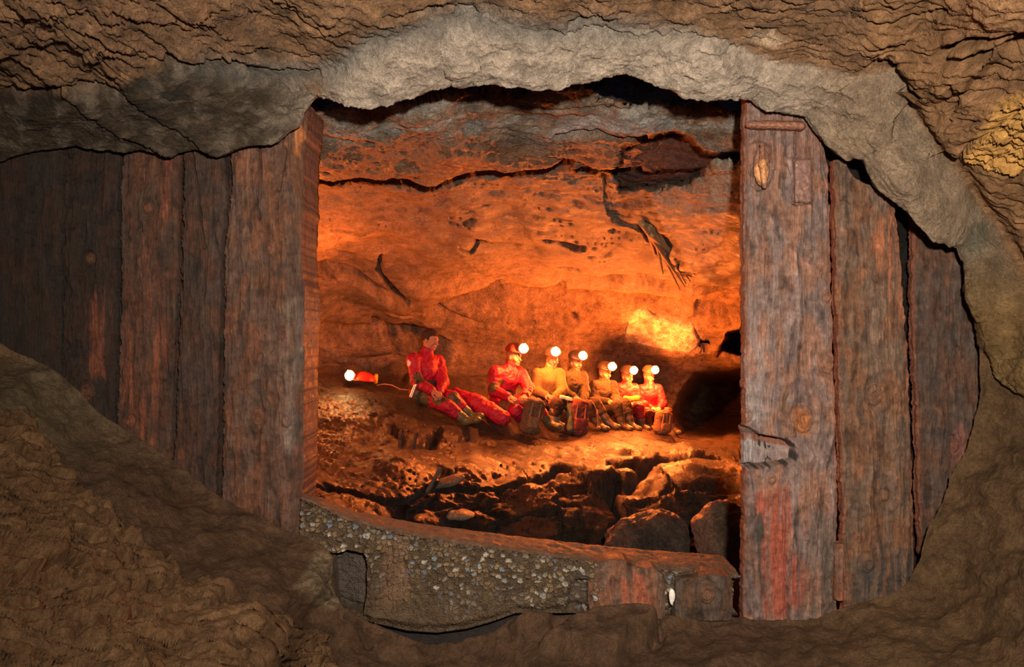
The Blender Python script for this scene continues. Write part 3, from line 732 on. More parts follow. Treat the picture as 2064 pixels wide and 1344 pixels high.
disp = disp - .10 * pit - .03 * imp_ * (.6 + .5 * fbm(xm * 50, zm * 4, 3, 330)) + face * .02 * np.exp(-((Upx - 752) / 12) ** 2) * sst(1060, 1110, Vpx)
disp = disp - face * .05 * sst(25, 0, fo - Vpx)
disp = disp - face * .05 * pmask(Upx, Vpx, [(1150, 1175), (1185, 1165), (1190, 1240), (1145, 1235)], 6)
disp = disp - face * .12 * sst(1472, 1478, Upx) * sst(1160, 1168, Vpx)
pal = np.array([[.22, .21, .19], [.17, .18, .19], [.20, .135, .075], [.15, .095, .05], [.36, .31, .24], [.13, .09, .055], [.24, .21, .16], [.21, .14, .07]])
base = np.array([.075, .048, .026]) * (1 + .4 * fbm(xm * 8, zm * 8, 4, 335))[..., None]
sc = pal[ID % 8]; cl = base * (1 - (st1 * coarse * pick)[..., None]) + sc * (st1 * coarse * pick)[..., None]
cl = cl * (.7 + .5 * st2[..., None]) * (1 + .3 * ((IG / 255.) - .5) * face)[..., None]
white = (ID % 97 == 7) & (IG % 3 > 0) & (face > 0) & (coarse > .5)
cl = np.where(white[..., None], np.array([.42, .39, .33]), cl)
cl = np.where((K_ == 1)[..., None], np.array([.15, .085, .052]) * (1 + .25 * fbm(xm * 30, ym * 30, 3, 337))[..., None], cl)
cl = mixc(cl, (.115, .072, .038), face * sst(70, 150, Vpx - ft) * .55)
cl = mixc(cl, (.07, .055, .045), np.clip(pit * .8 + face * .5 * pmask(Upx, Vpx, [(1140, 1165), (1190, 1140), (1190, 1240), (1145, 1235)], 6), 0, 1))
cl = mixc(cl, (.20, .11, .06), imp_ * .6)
cl = mixc(cl, (.02, .015, .012), (K_ == 3) * 1.)  # undercut painted near-black as the shaded gap below the sill
P = P + nrm * disp[..., None]
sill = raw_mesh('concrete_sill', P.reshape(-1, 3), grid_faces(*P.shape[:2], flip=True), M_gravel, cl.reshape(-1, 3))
tag(sill, 'low curved concrete sill full of gravel between the two rows of timbers', 'wall')

#=====TIMBER
# ------------------------------------------------------------------ timbers
def timber(name, left, right, tops, bots, D0, thick, base, label, cat='timber', group=None, knots=(), stains_shade=(), cracks=(), dents=(), ns=90, nt_=430, seed=0, rough=1., bow=.012, tilt=0., edge=5., parent=None, turn=0., side_col=None, gap=2.2):
    """left/right: edges as (v,u) lists; tops/bots: (u,v) lists; all describe the front face standing D0 ahead"""
    edge_steps = 16 if side_col is not None else 7
    s = np.concatenate([np.zeros(edge_steps), np.linspace(0, 1, ns), np.ones(edge_steps)])
    so = np.concatenate([np.linspace(1, 0, edge_steps, endpoint=False), np.zeros(ns), np.linspace(0, 1, edge_steps + 1)[1:]])
    t = np.concatenate([np.zeros(edge_steps), np.linspace(0, 1, nt_), np.ones(edge_steps)])
    to = np.concatenate([np.linspace(1, 0, edge_steps, endpoint=False), np.zeros(nt_), np.linspace(0, 1, edge_steps + 1)[1:]])
    S, T_ = np.meshgrid(s, t); SO, TO = np.meshgrid(so, to)
    vm = np.interp(.5, [0, 1], [np.mean([q[1] for q in tops]), np.mean([q[1] for q in bots])])
    umid = lerp_poly(left, vm) * (1 - S) + lerp_poly(right, vm) * S
    vt = lerp_poly(tops, umid); vb = lerp_poly(bots, umid)
    V_ = vt + (vb - vt) * T_
    uL = lerp_poly(left, V_); uR = lerp_poly(right, V_)
    U_ = uL + (uR - uL) * S
    U_ = uL + gap + (uR - uL - 2 * gap) * S
    ej = edge * (fbm(V_ / 28, V_ * 0 + seed, 4, 400 + seed) + .6 * fbm(V_ / 9, V_ * 0 + seed * 3, 3, 405 + seed))
    U_ = U_ + ej * sst(.12, 0, S) + edge * fbm(V_ / 30, V_ * 0 + 9, 4, 410 + seed) * sst(.88, 1, S)
    off = np.maximum(SO, TO)
    Dd = D0 + tilt * (S - .5)
    Pw = W(U_, V_, Dd)
    x = Pw[..., 0]; z = Pw[..., 2]
    y = Pw[..., 1] + thick * off + .006 * fbm(z * 4, off * 5, 3, 483) * off
    y = y + bow * (np.abs(2 * S - 1) ** 5) + (.045 * sst(.86, 1, S) ** 2 * (side_col is not None))
    q = x.copy() + .018 * fbm(z * 1.7, x * 3, 3, 420 + seed)
    kn = 0; kc = 0
    for (ku, kv, kr) in knots:
        kx, _, kz = W(ku, kv, D0); dx = x - kx; dz = (z - kz) * .75
        d = np.hypot(dx, dz); e = np.exp(-(d / (2.2 * kr)) ** 2)
        q = q - dx * e * .8
        core = np.exp(-(d / kr) ** 4)
        kn = kn + core * (.004 * np.sin(d / kr * 16) + .010) - .014 * np.exp(-((d - kr * 1.05) / (kr * .22)) ** 2) * .6 - .012 * np.exp(-(d / (kr * .3)) ** 2)
        kc = kc + core
    g1 = fbm(q * 34, z * 3.2, 4, 430 + seed); g2 = ridged(q * 110, z * 4.5, 3, 440 + seed); g3 = fbm(q * 11, z * 1.4, 3, 450 + seed); g4 = fbm(x * 26, z * 20, 4, 455 + seed)
    split = np.exp(-(np.abs(pn2(q * 16, z * 1.1, 460 + seed)) / .03) ** 2) * sst(.05, .35, fbm(q * 6, z * 1.5, 2, 465 + seed))
    dsp = rough * (.008 * g1 + .003 * (g2 - .5) + .014 * g3 + .009 * g4 + .005 * fbm(q * 60, z * 18, 3, 456) - .018 * split) + kn
    wu_ = U_ + 3 * fbm(U_ / 15, V_ / 40, 2, 470 + seed); wv_ = V_ + 2 * fbm(U_ / 10, V_ / 20, 2, 475)
    for pts, w, dp in cracks: dsp = dsp - dp * crack(wu_, wv_, pts, w)
    dm = 0
    for poly, dp, soft in dents:
        m = pmask(wu_, wv_, poly, soft); dsp = dsp - dp * m; dm = np.maximum(dm, m)
    y = y - dsp * (1 - .6 * off) 
    x = x + .010 * (off > 0) * (fbm(z * 3.2, off * 3, 4, 484 + seed) + .12 * fbm(z * 14, off * 9, 3, 486)) * np.sign(S - .5)
    colw = np.asarray(base) * (1 + .55 * g1 + .30 * g3 + .35 * g4)[..., None] * (.8 + .22 * g2[..., None])
    pm_ = sst(-.16, .2, fbm(q * 13 + 3, z * 5, 4, 494 + seed)); colw = colw * (1 - pm_[..., None]) + colw * np.array([1.22, .92, .70]) * pm_[..., None]
    pd_ = sst(.12, .4, fbm(q * 22, z * 7, 4, 496 + seed)); colw = colw * (1 - .45 * pd_[..., None])
    if edge >= 4: colw = mixc(colw, (.24, .08, .04), (np.exp(-(S / .025) ** 2) + np.exp(-((1 - S) / .03) ** 2)) * .75 * (D0 > 3.11) * (np.mean(umid) > 1000))
    colw = mixc(colw, (.03, .022, .02), np.clip(split, 0, 1) * .8)
    colw = mixc(colw, (.30, .12, .05), np.clip(kc, 0, 1) * .35)
    if side_col is not None: colw = np.where((SO * (S > .5) > 0)[..., None], np.asarray(side_col) * (1 + .5 * g1 + .4 * fbm(off * 9, z * 1.5, 3, 481) + .6 * fbm(off * 26, z * 2.5, 3, 482))[..., None], colw)
    for poly, cs, am, soft in stains_shade:
        m = pmask(U_ + 14 * g3 + 12 * fbm(U_ / 30, V_ / 60, 3, 480), V_ + 25 * g1, poly, soft) * am * (.18 + 1.1 * sst(-.12, .30, fbm(q * 38, z * 1.6, 3, 490 + seed) + .5 * fbm(q * 9, z * 2.5, 3, 492 + seed)))
        colw = mixc(colw, cs, np.clip(m, 0, 1))
    Pm = np.stack([x, y, z], -1)
    if turn:
        # swing the far side of the board away about its inner edge
        x0 = x.max() if turn > 0 else x.min()
        Pm[..., 1] = Pm[..., 1]
    M, Nn = Pm.shape[:2]
    F = grid_faces(M, Nn, flip=False)
    # closed back
    Pb = Pm.reshape(-1, 3)
    idx = np.arange(M * Nn).reshape(M, Nn)
    ys = idx[:, 0]; ye = idx[:, -1]
    Fb = np.stack([ys[:-1], ys[1:], ye[1:], ye[:-1]], -1)
    F = np.concatenate([F, Fb[:, ::1]])
    ctr_ = np.array([Pb[:, 0].mean(), Pb[:, 1].mean(), Pb[:, 2].min()])
    o = raw_mesh(name, Pb - ctr_, F, M_wood, colw.reshape(-1, 3)); o.location = ctr_
    tag(o, label, cat, group)
    return o
DK = (.028, .017, .012); MID = (.075, .040, .026); RED = (.26, .075, .035); GRY = (.26, .225, .20)  # DK, MID: left planks darkened to carry the flash's falloff
GL = 'upright dam timbers left of the opening'; GR = 'upright dam timbers right of the opening'
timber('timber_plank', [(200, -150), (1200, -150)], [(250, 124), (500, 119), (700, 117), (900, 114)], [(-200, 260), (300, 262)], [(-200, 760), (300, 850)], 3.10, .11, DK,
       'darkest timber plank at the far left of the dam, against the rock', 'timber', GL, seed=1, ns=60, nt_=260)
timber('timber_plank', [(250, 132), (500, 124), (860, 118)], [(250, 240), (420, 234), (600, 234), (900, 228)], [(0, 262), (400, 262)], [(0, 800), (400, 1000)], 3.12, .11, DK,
       'dark narrow plank standing second from the left end of the dam', 'timber', GL, seed=2, knots=[(180, 520, .02), (175, 790, .03)], stains_shade=[([(170, 600), (215, 590), (210, 760), (165, 770)], RED, .5, 14)])
timber('timber_plank', [(250, 246), (420, 240), (600, 240), (950, 232)], [(250, 362), (470, 358), (640, 354), (980, 340)], [(200, 262), (400, 268)], [(200, 880), (400, 1010)], 3.13, .11, MID,
       'reddish brown plank with a torn top corner, third from the left', 'timber', GL, seed=3, gap=2.6, knots=[(300, 420, .02), (260, 850, .02)], stains_shade=[([(270, 500), (300, 480), (330, 700), (300, 900), (240, 840)], RED, .55, 18), ([(325, 310), (345, 310), (345, 440), (325, 440)], RED, .7, 8)])
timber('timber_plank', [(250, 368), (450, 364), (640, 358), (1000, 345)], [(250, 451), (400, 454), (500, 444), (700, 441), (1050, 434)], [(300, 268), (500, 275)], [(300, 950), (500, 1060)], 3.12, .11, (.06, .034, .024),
       'narrow grooved plank wedged beside the wide post left of the opening', 'timber', GL, seed=4, cracks=[([(385, 300), (400, 400), (412, 500)], 2.5, .03), ([(363, 500), (366, 640)], 2, .02)], stains_shade=[([(370, 900), (400, 880), (400, 960), (370, 960)], RED, .5, 10)])
p5 = timber('timber_post', [(180, 463), (400, 465), (500, 452), (700, 450), (1080, 444)], [(180, 612), (210, 611), (300, 606), (480, 600), (560, 602), (580, 605), (900, 602), (1110, 598)],
       [(440, 262), (570, 240), (590, 222), (600, 200), (612, 196)], [(440, 1040), (640, 1120)], 3.14, .26, (.120, .064, .042),
       'wide brown timber post forming the left side of the opening', 'timber', GL, seed=5, gap=0, side_col=(.10, .045, .03), ns=120, nt_=470, knots=[(545, 500, .022), (520, 840, .028), (578, 850, .02)],
       cracks=[([(520, 290), (524, 340), (515, 400), (524, 440)], 2.2, .03), ([(604, 215), (606, 300), (606, 450)], 4, .02), ([(572, 300), (560, 380)], 5, .02), ([(598, 700), (600, 1080)], 3, .015), ([(610, 960), (612, 1010)], 4, .03)],
       stains_shade=[([(600, 900), (640, 900), (640, 1080), (600, 1080)], (.30, .085, .045), 1.6, 8), ([(570, 620), (598, 600), (600, 900), (570, 930)], (.24, .19, .155), .55, 16), ([(470, 300), (600, 250), (600, 380), (480, 370)], (.24, .10, .055), .6, 20), ([(590, 230), (604, 250), (600, 320), (588, 310)], (.55, .20, .06), 2, 5),
               ([(560, 300), (580, 290), (585, 420), (560, 400)], (.05, .035, .03), .7, 8)])
p6 = timber('timber_post', [(150, 1503), (850, 1502), (900, 1504), (1300, 1498)], [(150, 1650), (240, 1652), (330, 1672), (450, 1676), (700, 1682), (1000, 1690), (1300, 1690)],
       [(1480, 150), (1510, 180), (1600, 200), (1690, 250)], [(1400, 1268), (1700, 1268)], 3.13, .06, (.235, .160, .138),
       'widest greyish timber post with iron fittings, right side of the opening', 'timber', GR, seed=6, gap=1, ns=130, nt_=520, edge=4,
       knots=[(1620, 845, .045), (1505, 838, .025), (1555, 965, .02), (1632, 515, .02), (1668, 735, .03), (1655, 372, .02), (1668, 600, .018)],
       cracks=[([(1618, 640), (1610, 750), (1604, 880)], 2.2, .03), ([(1582, 990), (1580, 1100), (1590, 1240)], 2.2, .02), ([(1503, 210), (1505, 400), (1503, 560)], 4, .02), ([(1560, 265), (1562, 340)], 2, .02), ([(1582, 265), (1584, 330)], 2, .02), ([(1530, 265), (1532, 290)], 2, .02), ([(1605, 270), (1603, 310)], 2, .02)],
       dents=[([(1490, 856), (1512, 862), (1535, 876), (1585, 886), (1606, 905), (1602, 930), (1560, 938), (1515, 945), (1488, 942)], .085, 2), ([(1490, 870), (1524, 872), (1522, 936), (1488, 940)], -.06, 3),
              ([(1511, 290), (1530, 280), (1556, 295), (1560, 350), (1550, 375), (1530, 385), (1515, 372), (1510, 335)], .022, 2.5), ([(1587, 318), (1640, 318), (1638, 360), (1640, 410), (1597, 412), (1598, 370)], .02, 2.5)],
       stains_shade=[([(1520, 1000), (1580, 980), (1600, 1100), (1640, 1180), (1590, 1240), (1545, 1240), (1540, 1120)], (.34, .085, .05), 1.7, 16), ([(1495, 205), (1660, 240), (1660, 330), (1495, 330)], (.20, .10, .07), .7, 20), ([(1600, 820), (1650, 820), (1650, 870), (1600, 870)], (.38, .14, .05), 1.3, 12),
               ([(1500, 1040), (1530, 1040), (1530, 1240), (1500, 1240)], (.07, .055, .045), 2, 12), ([(1640, 1040), (1690, 1040), (1690, 1240), (1620, 1240)], (.12, .09, .07), .7, 18), ([(1494, 890), (1524, 885), (1524, 940), (1494, 940)], (.34, .30, .29), 5, 3), ([(1524, 885), (1600, 892), (1600, 930), (1524, 940)], (.045, .036, .03), 6, 3),  # last entry paints the shade inside the notch
               ([(1500, 700), (1560, 690), (1560, 850), (1510, 850)], (.34, .28, .26), .5, 16)])
timber('timber_post', [(200, 1684), (330, 1682), (500, 1684), (700, 1690), (1000, 1697), (1300, 1704)], [(200, 1740), (360, 1756), (400, 1810), (520, 1820), (700, 1832), (900, 1842), (1150, 1850), (1300, 1850)],
       [(1650, 322), (1690, 322), (1715, 320), (1735, 326), (1760, 350), (1800, 372), (1850, 390)], [(1650, 1245), (1900, 1245)], 3.15, .05, (.17, .105, .07),
       'brown timber post with a ragged sloping top, middle of the right-hand three', 'timber', GR, seed=7, ns=100, nt_=460, knots=[(1762, 796, .035), (1748, 1135, .032), (1785, 1000, .02)],
       cracks=[([(1752, 820), (1758, 860), (1764, 960), (1768, 1000)], 2.5, .03), ([(1755, 420), (1758, 480)], 3, .02), ([(1692, 330), (1700, 400)], 4, .02), ([(1705, 1080), (1712, 1180)], 3, .015)],
       stains_shade=[([(1800, 400), (1825, 420), (1830, 640), (1790, 600), (1760, 480)], (.36, .13, .06), 1.2, 14), ([(1720, 1130), (1860, 1100), (1860, 1220), (1720, 1220)], (.07, .055, .045), .8, 20)])
timber('timber_post', [(380, 1842), (450, 1842), (600, 1840), (900, 1851), (1200, 1858)], [(380, 1990), (1250, 2010)], [(1800, 420), (1860, 425), (2000, 470)], [(1800, 1120), (2010, 1120)], 3.28, .04, (.10, .065, .05),
       'dark timber post with wet glints, tucked against the right rock wall', 'timber', GR, seed=8, ns=80, nt_=380, knots=[(1925, 900, .02)], cracks=[([(1922, 880), (1918, 910)], 3, .03), ([(1930, 700), (1936, 800)], 2, .02)],
       stains_shade=[([(1925, 860), (1965, 850), (1950, 930), (1920, 930)], (.26, .10, .08), .6, 10)])
wedge = timber('timber_wedge', [(1080, 1687), (1220, 1686)], [(1080, 1697), (1100, 1702), (1220, 1701)], [(1680, 1098), (1710, 1096)], [(1680, 1211), (1710, 1211)], 3.10, .04, (.24, .12, .08),
       'thin wooden wedge driven between the two wider posts near the floor', 'wedge', None, seed=9, ns=20, nt_=80, edge=1, gap=0)
timber('timber_block', [(1100, 1190), (1180, 1184), (1260, 1188)], [(1100, 1344), (1260, 1346)], [(1180, 1150), (1200, 1136), (1225, 1129), (1260, 1130), (1284, 1150), (1300, 1148), (1320, 1146), (1346, 1166)], [(1100, 1250), (1400, 1250)], 3.02, .12, (.16, .09, .06),
       'short timber stump with a scooped top and orange stain, under the sill', 'timber', 'timber stumps under the sill', seed=10, ns=80, nt_=90, edge=2, bow=.03,
       dents=[([(1268, 1140), (1300, 1140), (1292, 1180), (1282, 1180)], .03, 8)], stains_shade=[([(1240, 1170), (1300, 1165), (1310, 1235), (1245, 1235)], (.34, .10, .05), 1.8, 9)])
timber('timber_block', [(1100, 1362), (1260, 1360)], [(1100, 1478), (1260, 1481)], [(1350, 1166), (1400, 1166), (1430, 1158), (1480, 1166)], [(1300, 1252), (1500, 1252)], 3.04, .12, (.09, .062, .044),
       'dark square timber stump with swirling grain beside the right post', 'timber', 'timber stumps under the sill', seed=11, ns=64, nt_=60, edge=2, knots=[(1425, 1195, .035)])
# iron fittings let into the wide right post
def px(p, D=3.13): return np.array(W(p[0], p[1], D))
IR = (.20, .085, .045)
o = imp_obj('iron_cleat', Imp().cone(px((1512, 251), 3.09), px((1614, 254), 3.09), .016, .018, flat=((0, 0, 1), .85)).cone(px((1514, 252), 3.12), px((1614, 254), 3.12), .018, .02), .004, M_rust, (.26, .12, .075), p6, .004, 60, 1, amp2=.0015, freq2=160)
o['label'] = 'rusty horizontal iron cleat'
o = imp_obj('iron_lug', Imp().cone(px((1536, 292), 3.10), px((1537, 330), 3.085), .010, .012).cone(px((1537, 330), 3.085), px((1541, 376), 3.10), .012, .011).ell(px((1535, 335), 3.13), (.035, .018, .085)), .004, M_rust, (.24, .115, .075), p6, .003, 60, 2,
            patches=[(px((1537, 345), 3.085), .05, (.50, .24, .10))])
o['label'] = 'rusty upright iron lug in a rounded recess'
o = imp_obj('iron_plate', Imp().box(px((1618, 365), 3.135), (.036, .012, .092), rr=.01), .004, M_rust, (.22, .125, .10), p6, .003, 50, 3, patches=[(px((1606, 333), 3.12), .006, (.5, .25, .15)), (px((1621, 380), 3.12), .006, (.5, .22, .1))])
o['label'] = 'flat rusty iron plate'

# pebbles and loose stones
def stone(name, c, rad, R, h, color, label, mat=None, amp=.02, freq=8, seed=0, cat='stone', group=None, k=.0):
    im = Imp().ell(c, rad, R, k=.02)
    o = imp_obj(name, im, h, mat or M_wet, color, None, amp, freq, seed, amp2=amp * .35, freq2=freq * 3)
    return tag(o, label, cat, group)
def rotm(ax, deg): return np.array(Matrix.Rotation(math.radians(deg), 3, ax))
stone('pebble', px((1354, 1203), 2.99), (.012, .010, .033), None, .003, (.75, .70, .62), 'small white oval stone jammed between the two timber stumps', M_plastic, .003, 30, 1, 'stone')
stone('boulder', px((1470, 1090), 5.0), (.20, .2, .27), rotm('Y', 32), .014, (.20, .135, .09), 'upright wedge-shaped boulder behind the sill by the right post', amp=.05, freq=6, seed=4)
stone('boulder', px((1300, 1090), 5.6), (.30, .26, .20), rotm('Y', 10), .014, (.13, .10, .075), 'dark rounded boulder behind the sill, left of the upright one', amp=.06, freq=5, seed=6)
stone('flat_stone', surf(915, 1033) - np.array([0, .08, .0]), (.20, .14, .04), rotm('Y', -3), .008, (.34, .26, .17), 'pale flat stone lying on the rock just behind the sill', amp=.012, freq=9, seed=7)
stone('flat_stone', surf(905, 975) - np.array([0, .06, 0]), (.15, .1, .04), rotm('Y', 16), .008, (.30, .22, .15), 'tan angular stone beside the leaning iron bar', amp=.012, freq=9, seed=8)

#=====PEOPLE
# ------------------------------------------------------------------ cavers
def J(u, v, D): return np.array(W(u, v, D))
FLAMES = []

def frame(f, up=(0, 0, 1)):
    f = unit(f); r = unit(np.cross(f, up)); u = np.cross(r, f)
    return np.stack([r, f, u])        # rows: right, forward, up

def headlamp(parent, pos, R, scale=1.):
    """small carbide lamp: dish, jet and flame"""
    q = lambda x, y, z: pos + (np.array([x, y, z]) * scale) @ R
    d = Imp().ell(q(0, 0, 0), np.array((.045, .016, .045)) * scale, R).ell(q(0, .016, 0), np.array((.040, .016, .040)) * scale, R, k=.002, sub=True)
    o = imp_obj('headlamp', d, .005, M_metal, (.85, .8, .7), parent); 
    b_ = imp_obj('bracket', Imp().cone(q(0, -.005, -.01), q(0, -.03, -.03), .009, .012), .005, M_metal, (.3, .25, .2), o) if False else None
    fl = Imp().cone(q(0, .022, -.012), q(0, .03, .038), .017 * scale, .006).ell(q(0, .026, .0), np.array((.024, .018, .027)) * scale)
    P, F = fl.mesh(.004)
    raw_mesh('flame', P - np.array(parent.location), F, M_flame, None, o)
    return q(0, .05, .006)

def helmet(parent, hc, R, color, lamp=True, name='helmet', s=1.):
    q = lambda x, y, z: hc + (np.array([x, y, z]) * s) @ R
    im = Imp().ell(q(0, -.005, .045), np.array((.098, .122, .098)) * s, R, k=.01)
    im.box(q(0, 0, -.045), np.array((.2, .2, .075)) * s, R, rr=.01, k=.006, sub=True)
    im.ell(q(0, .03, .036), np.array((.104, .125, .012)) * s, R, k=.012)
    im.ell(q(0, -.005, .03), np.array((.082, .102, .075)) * s, R, k=.004, sub=True)
    o = imp_obj(name, im, .007, M_plastic, color, parent)
    if lamp:
        fR = frame(R[1] * np.array([.5, .5, .3]) + np.array([0, -.62, -.02]))
        lp = headlamp(parent, q(0, .118, .085) + fR[1] * .03, fR, 1.6)
        FLAMES.append(lp)
    return o

def person(label, jt, look, torso_f, jacket=None, trousers=None, boots=(.14, .12, .07), skin=(.40, .22, .15), sweater=False, helm=(.6, .6, .55), hair=(.05, .03, .02), patches_j=(), patches_t=(), glove=None, jmat=None, build=1., belt=None, beard=False, collar=None):
    g = {k: np.array(v, float) for k, v in jt.items()}
    base = np.array([g['pelvis'][0], g['pelvis'][1], g['pelvis'][2] - .13])
    hc = g['head']; R = frame(look); q = lambda x, y, z: hc + np.array([x, y, z]) @ R
    tf = unit(torso_f); s = build
    chest = (g['sl'] + g['sr']) / 2 * .75 + g['pelvis'] * .25
    shl = g['sl']; shr = g['sr']; ax = unit(shr - shl)
    # skin: one continuous body
    im = Imp()
    im.ell(q(0, -.012, .02), (.073, .094, .098), R, k=.02)
    im.ell(q(0, .022, -.045), (.056, .062, .068), R, k=.03)
    im.ell(q(0, .062, -.092), (.024, .02, .02), R, k=.03)
    im.cone(q(0, .082, .012), q(0, .104, -.028), .009, .014, k=.012)
    im.ell(q(0, .078, .03), (.048, .014, .011), R, k=.02)
    im.ell(q(0, .085, -.062), (.023, .012, .007), R, k=.008)
    for sx in (-1, 1):
        im.ell(q(.03 * sx, .092, .012), (.014, .012, .009), R, k=.012, sub=True)
        im.ell(q(.03 * sx, .078, .011), (.012, .012, .010), R, k=.003)
        im.ell(q(.075 * sx, -.012, -.008), (.010, .022, .032), R, k=.008)
        im.ell(q(.04 * sx, .058, -.03), (.022, .02, .022), R, k=.02)
    im.cone(q(0, -.02, -.06), g['neck'], .052, .056, k=.03)
    im.cone(g['neck'], chest, .06, .12, k=.04); im.cone(chest, g['pelvis'], .125 * s, .12 * s, k=.05, flat=(tf, .8))
    im.cone(shl, shr, .055, .055, k=.04)
    def hand(w, e, dirn, palmn):
        """palm with four curled fingers and a thumb"""
        f = unit(dirn); n_ = unit(palmn - f * (palmn @ f)); sd = np.cross(f, n_)
        im.cone(w, w + f * .03, .026, .030, k=.015)
        Rp = np.stack([sd, f, n_]); im.ell(w + f * .055, (.041, .048, .017), Rp, k=.012)
        for i_, (o_, ln) in enumerate(((-.030, .068), (-.010, .078), (.011, .074), (.030, .060))):
            a = w + f * .092 + sd * o_; b1 = a + (f * .85 + n_ * .5) * ln * .45; b2 = b1 + (f * .25 + n_ * .95) * ln * .38; b3 = b2 + (-f * .3 + n_ * .8) * ln * .25
            im.cone(w + f * .07 + sd * o_ * .9, a, .010, .0098, k=.004); im.cone(a, b1, .0098, .0092, k=.004); im.cone(b1, b2, .0092, .0085, k=.003); im.cone(b2, b3, .0085, .0078, k=.003)
        t0 = w + f * .03 - sd * .034; t1 = t0 + f * .035 - sd * .022 + n_ * .012; t2 = t1 + f * .028 + n_ * .014
        im.cone(t0, t1, .013, .011, k=.008); im.cone(t1, t2, .011, .009, k=.003)
    for sd_ in ('l', 'r'):
        sh, el, wr = g['s' + sd_], g['e' + sd_], g['w' + sd_]
        im.cone(sh, el, .046, .036, k=.02); im.cone(el, wr, .036, .024, k=.02)
        hd = g.get('h' + sd_); hd = (wr - el) if hd is None else hd
        hand(wr, el, hd, np.array([0, 0.25, -1.]))
        hp, kn, an, toe = g['hip' + sd_], g['k' + sd_], g['a' + sd_], g['t' + sd_]
        im.cone(g['pelvis'], hp, .10, .085, k=.04); im.cone(hp, kn, .08, .052, k=.03); im.cone(kn, an, .054, .036, k=.03); im.cone(an, toe, .036, .026, k=.02)
    P, F = im.mesh(.0065)
    col = np.tile(np.array(skin, float), (len(P), 1))
    L_ = (P - hc) @ R.T
    def spot(c, r, cl):
        d = np.linalg.norm((L_ - np.array(c)) / np.array(r), axis=1); m = 1 - sst(.8, 1.15, d)
        col[:] = col * (1 - m[:, None]) + np.array(cl) * m[:, None]
    for sx in (-1, 1):
        spot((.03 * sx, .09, .011), (.013, .014, .006), (.6, .55, .5)); spot((.03 * sx, .094, .011), (.005, .014, .005), (.03, .02, .02))
        spot((.03 * sx, .092, .031), (.02, .02, .005), hair)
    spot((0, .095, -.062), (.022, .02, .007), (.42, .14, .11))
    if beard: spot((0, .06, -.08), (.06, .06, .035), (.12, .07, .04))
    body = raw_mesh('person', P - base, F, M_skin, col); body.location = base
    tag(body, label, 'person')
    if glove is not None: pass
    # jacket or pullover
    ja = Imp(); rj = .02
    ja.cone(g['neck'] * .75 + chest * .25, chest, .085, .145 * s, k=.05)
    ja.cone(chest, g['pelvis'] + (chest - g['pelvis']) * .12, .150 * s, .138 * s, k=.05, flat=(tf, .85))
    ja.cone(shl, shr, .075, .075, k=.05)
    for sd_ in ('l', 'r'):
        sh, el, wr = g['s' + sd_], g['e' + sd_], g['w' + sd_]
        we = el + (wr - el) * .93
        ja.cone(sh, el, .080, .066, k=.03); ja.cone(el, we, .066, .046, k=.025)
    nk = unit(g['head'] - g['neck'])
    ja.cone(g['neck'] - nk * .02, g['neck'] + nk * .045, .074, .066, k=.02)
    ja.cone(g['neck'] + nk * .02, g['neck'] + nk * .12, .052, .055, k=.004, sub=True)
    jo = imp_obj('pullover' if sweater else 'jacket', ja, .011, jmat or M_suit, jacket, body, .008, 9, 3, patches_j, .004 if sweater else .008, 17)
    if collar is not None:
        imp_obj('collar', Imp().cone(g['neck'] + nk * .035, g['neck'] + nk * .055, .072, .070, k=.01).cone(g['neck'] + nk * .0, g['neck'] + nk * .12, .054, .057, k=.004, sub=True), .008, M_cloth, collar, body)
    tr = Imp()
    tr.cone(g['pelvis'], g['pelvis'] + (chest - g['pelvis']) * .2, .142 * s, .14 * s, k=.05, flat=(tf, .9))
    for sd_ in ('l', 'r'):
        hp, kn, an, toe = g['hip' + sd_], g['k' + sd_], g['a' + sd_], g['t' + sd_]
        tr.cone(g['pelvis'], hp, .12, .105, k=.05); tr.cone(hp, kn, .102, .074, k=.03); tr.cone(kn, kn + (an - kn) * .45, .072, .066, k=.03)
    imp_obj('trousers', tr, .011, jmat or M_suit, trousers, body, .008, 10, 7, patches_t, .008, 17)
    for sd_ in ('l', 'r'):
        kn, an, toe = g['k' + sd_], g['a' + sd_], g['t' + sd_]
        bo_ = Imp(); sh = unit(an - kn); ft_ = unit(toe - an)
        bo_.cone(kn + (an - kn) * .32, kn + (an - kn) * .75, .066, .055, k=.02); bo_.cone(kn + (an - kn) * .75, an, .055, .05, k=.02)
        bo_.cone(an + sh * .01 - ft_ * .03, toe, .046, .038, k=.03); bo_.ell(toe, (.05, .05, .034), k=.02)
        imp_obj('boot', bo_, .009, M_rubber, boots, body, .004, 20, 2)
    if belt is not None:
        wc = g['pelvis'] + (chest - g['pelvis']) * .28
        imp_obj('belt', Imp().cone(wc, wc + unit(chest - g['pelvis']) * .03, .165 * s, .165 * s, k=.01, flat=(tf, .85)), .011, M_cloth, belt, body)
    if helm is not None: helmet(body, hc + np.array([0, 0, .035]) @ R, R, helm)
    else:
        hr = Imp().ell(q(0, -.018, .035), (.083, .104, .098), R, k=.01)
        hr.box(q(0, .10, -.055), (.2, .075, .115), R, rr=.02, k=.02, sub=True); hr.box(q(0, 0, -.135), (.2, .2, .11), R, rr=.02, k=.02, sub=True)
        imp_obj('hair', hr, .007, M_hair, hair, body, .005, 50, 4, amp2=.003, freq2=120)
    return body

REDS = (.36, .010, .042); OLV = (.075, .07, .04); OLB = (.13, .11, .06)
TR = (.75, -.6, 0)
def jd(D, **k):
    return {n_: J(v[0], v[1], D + (v[2] if len(v) > 2 else 0)) for n_, v in k.items()}
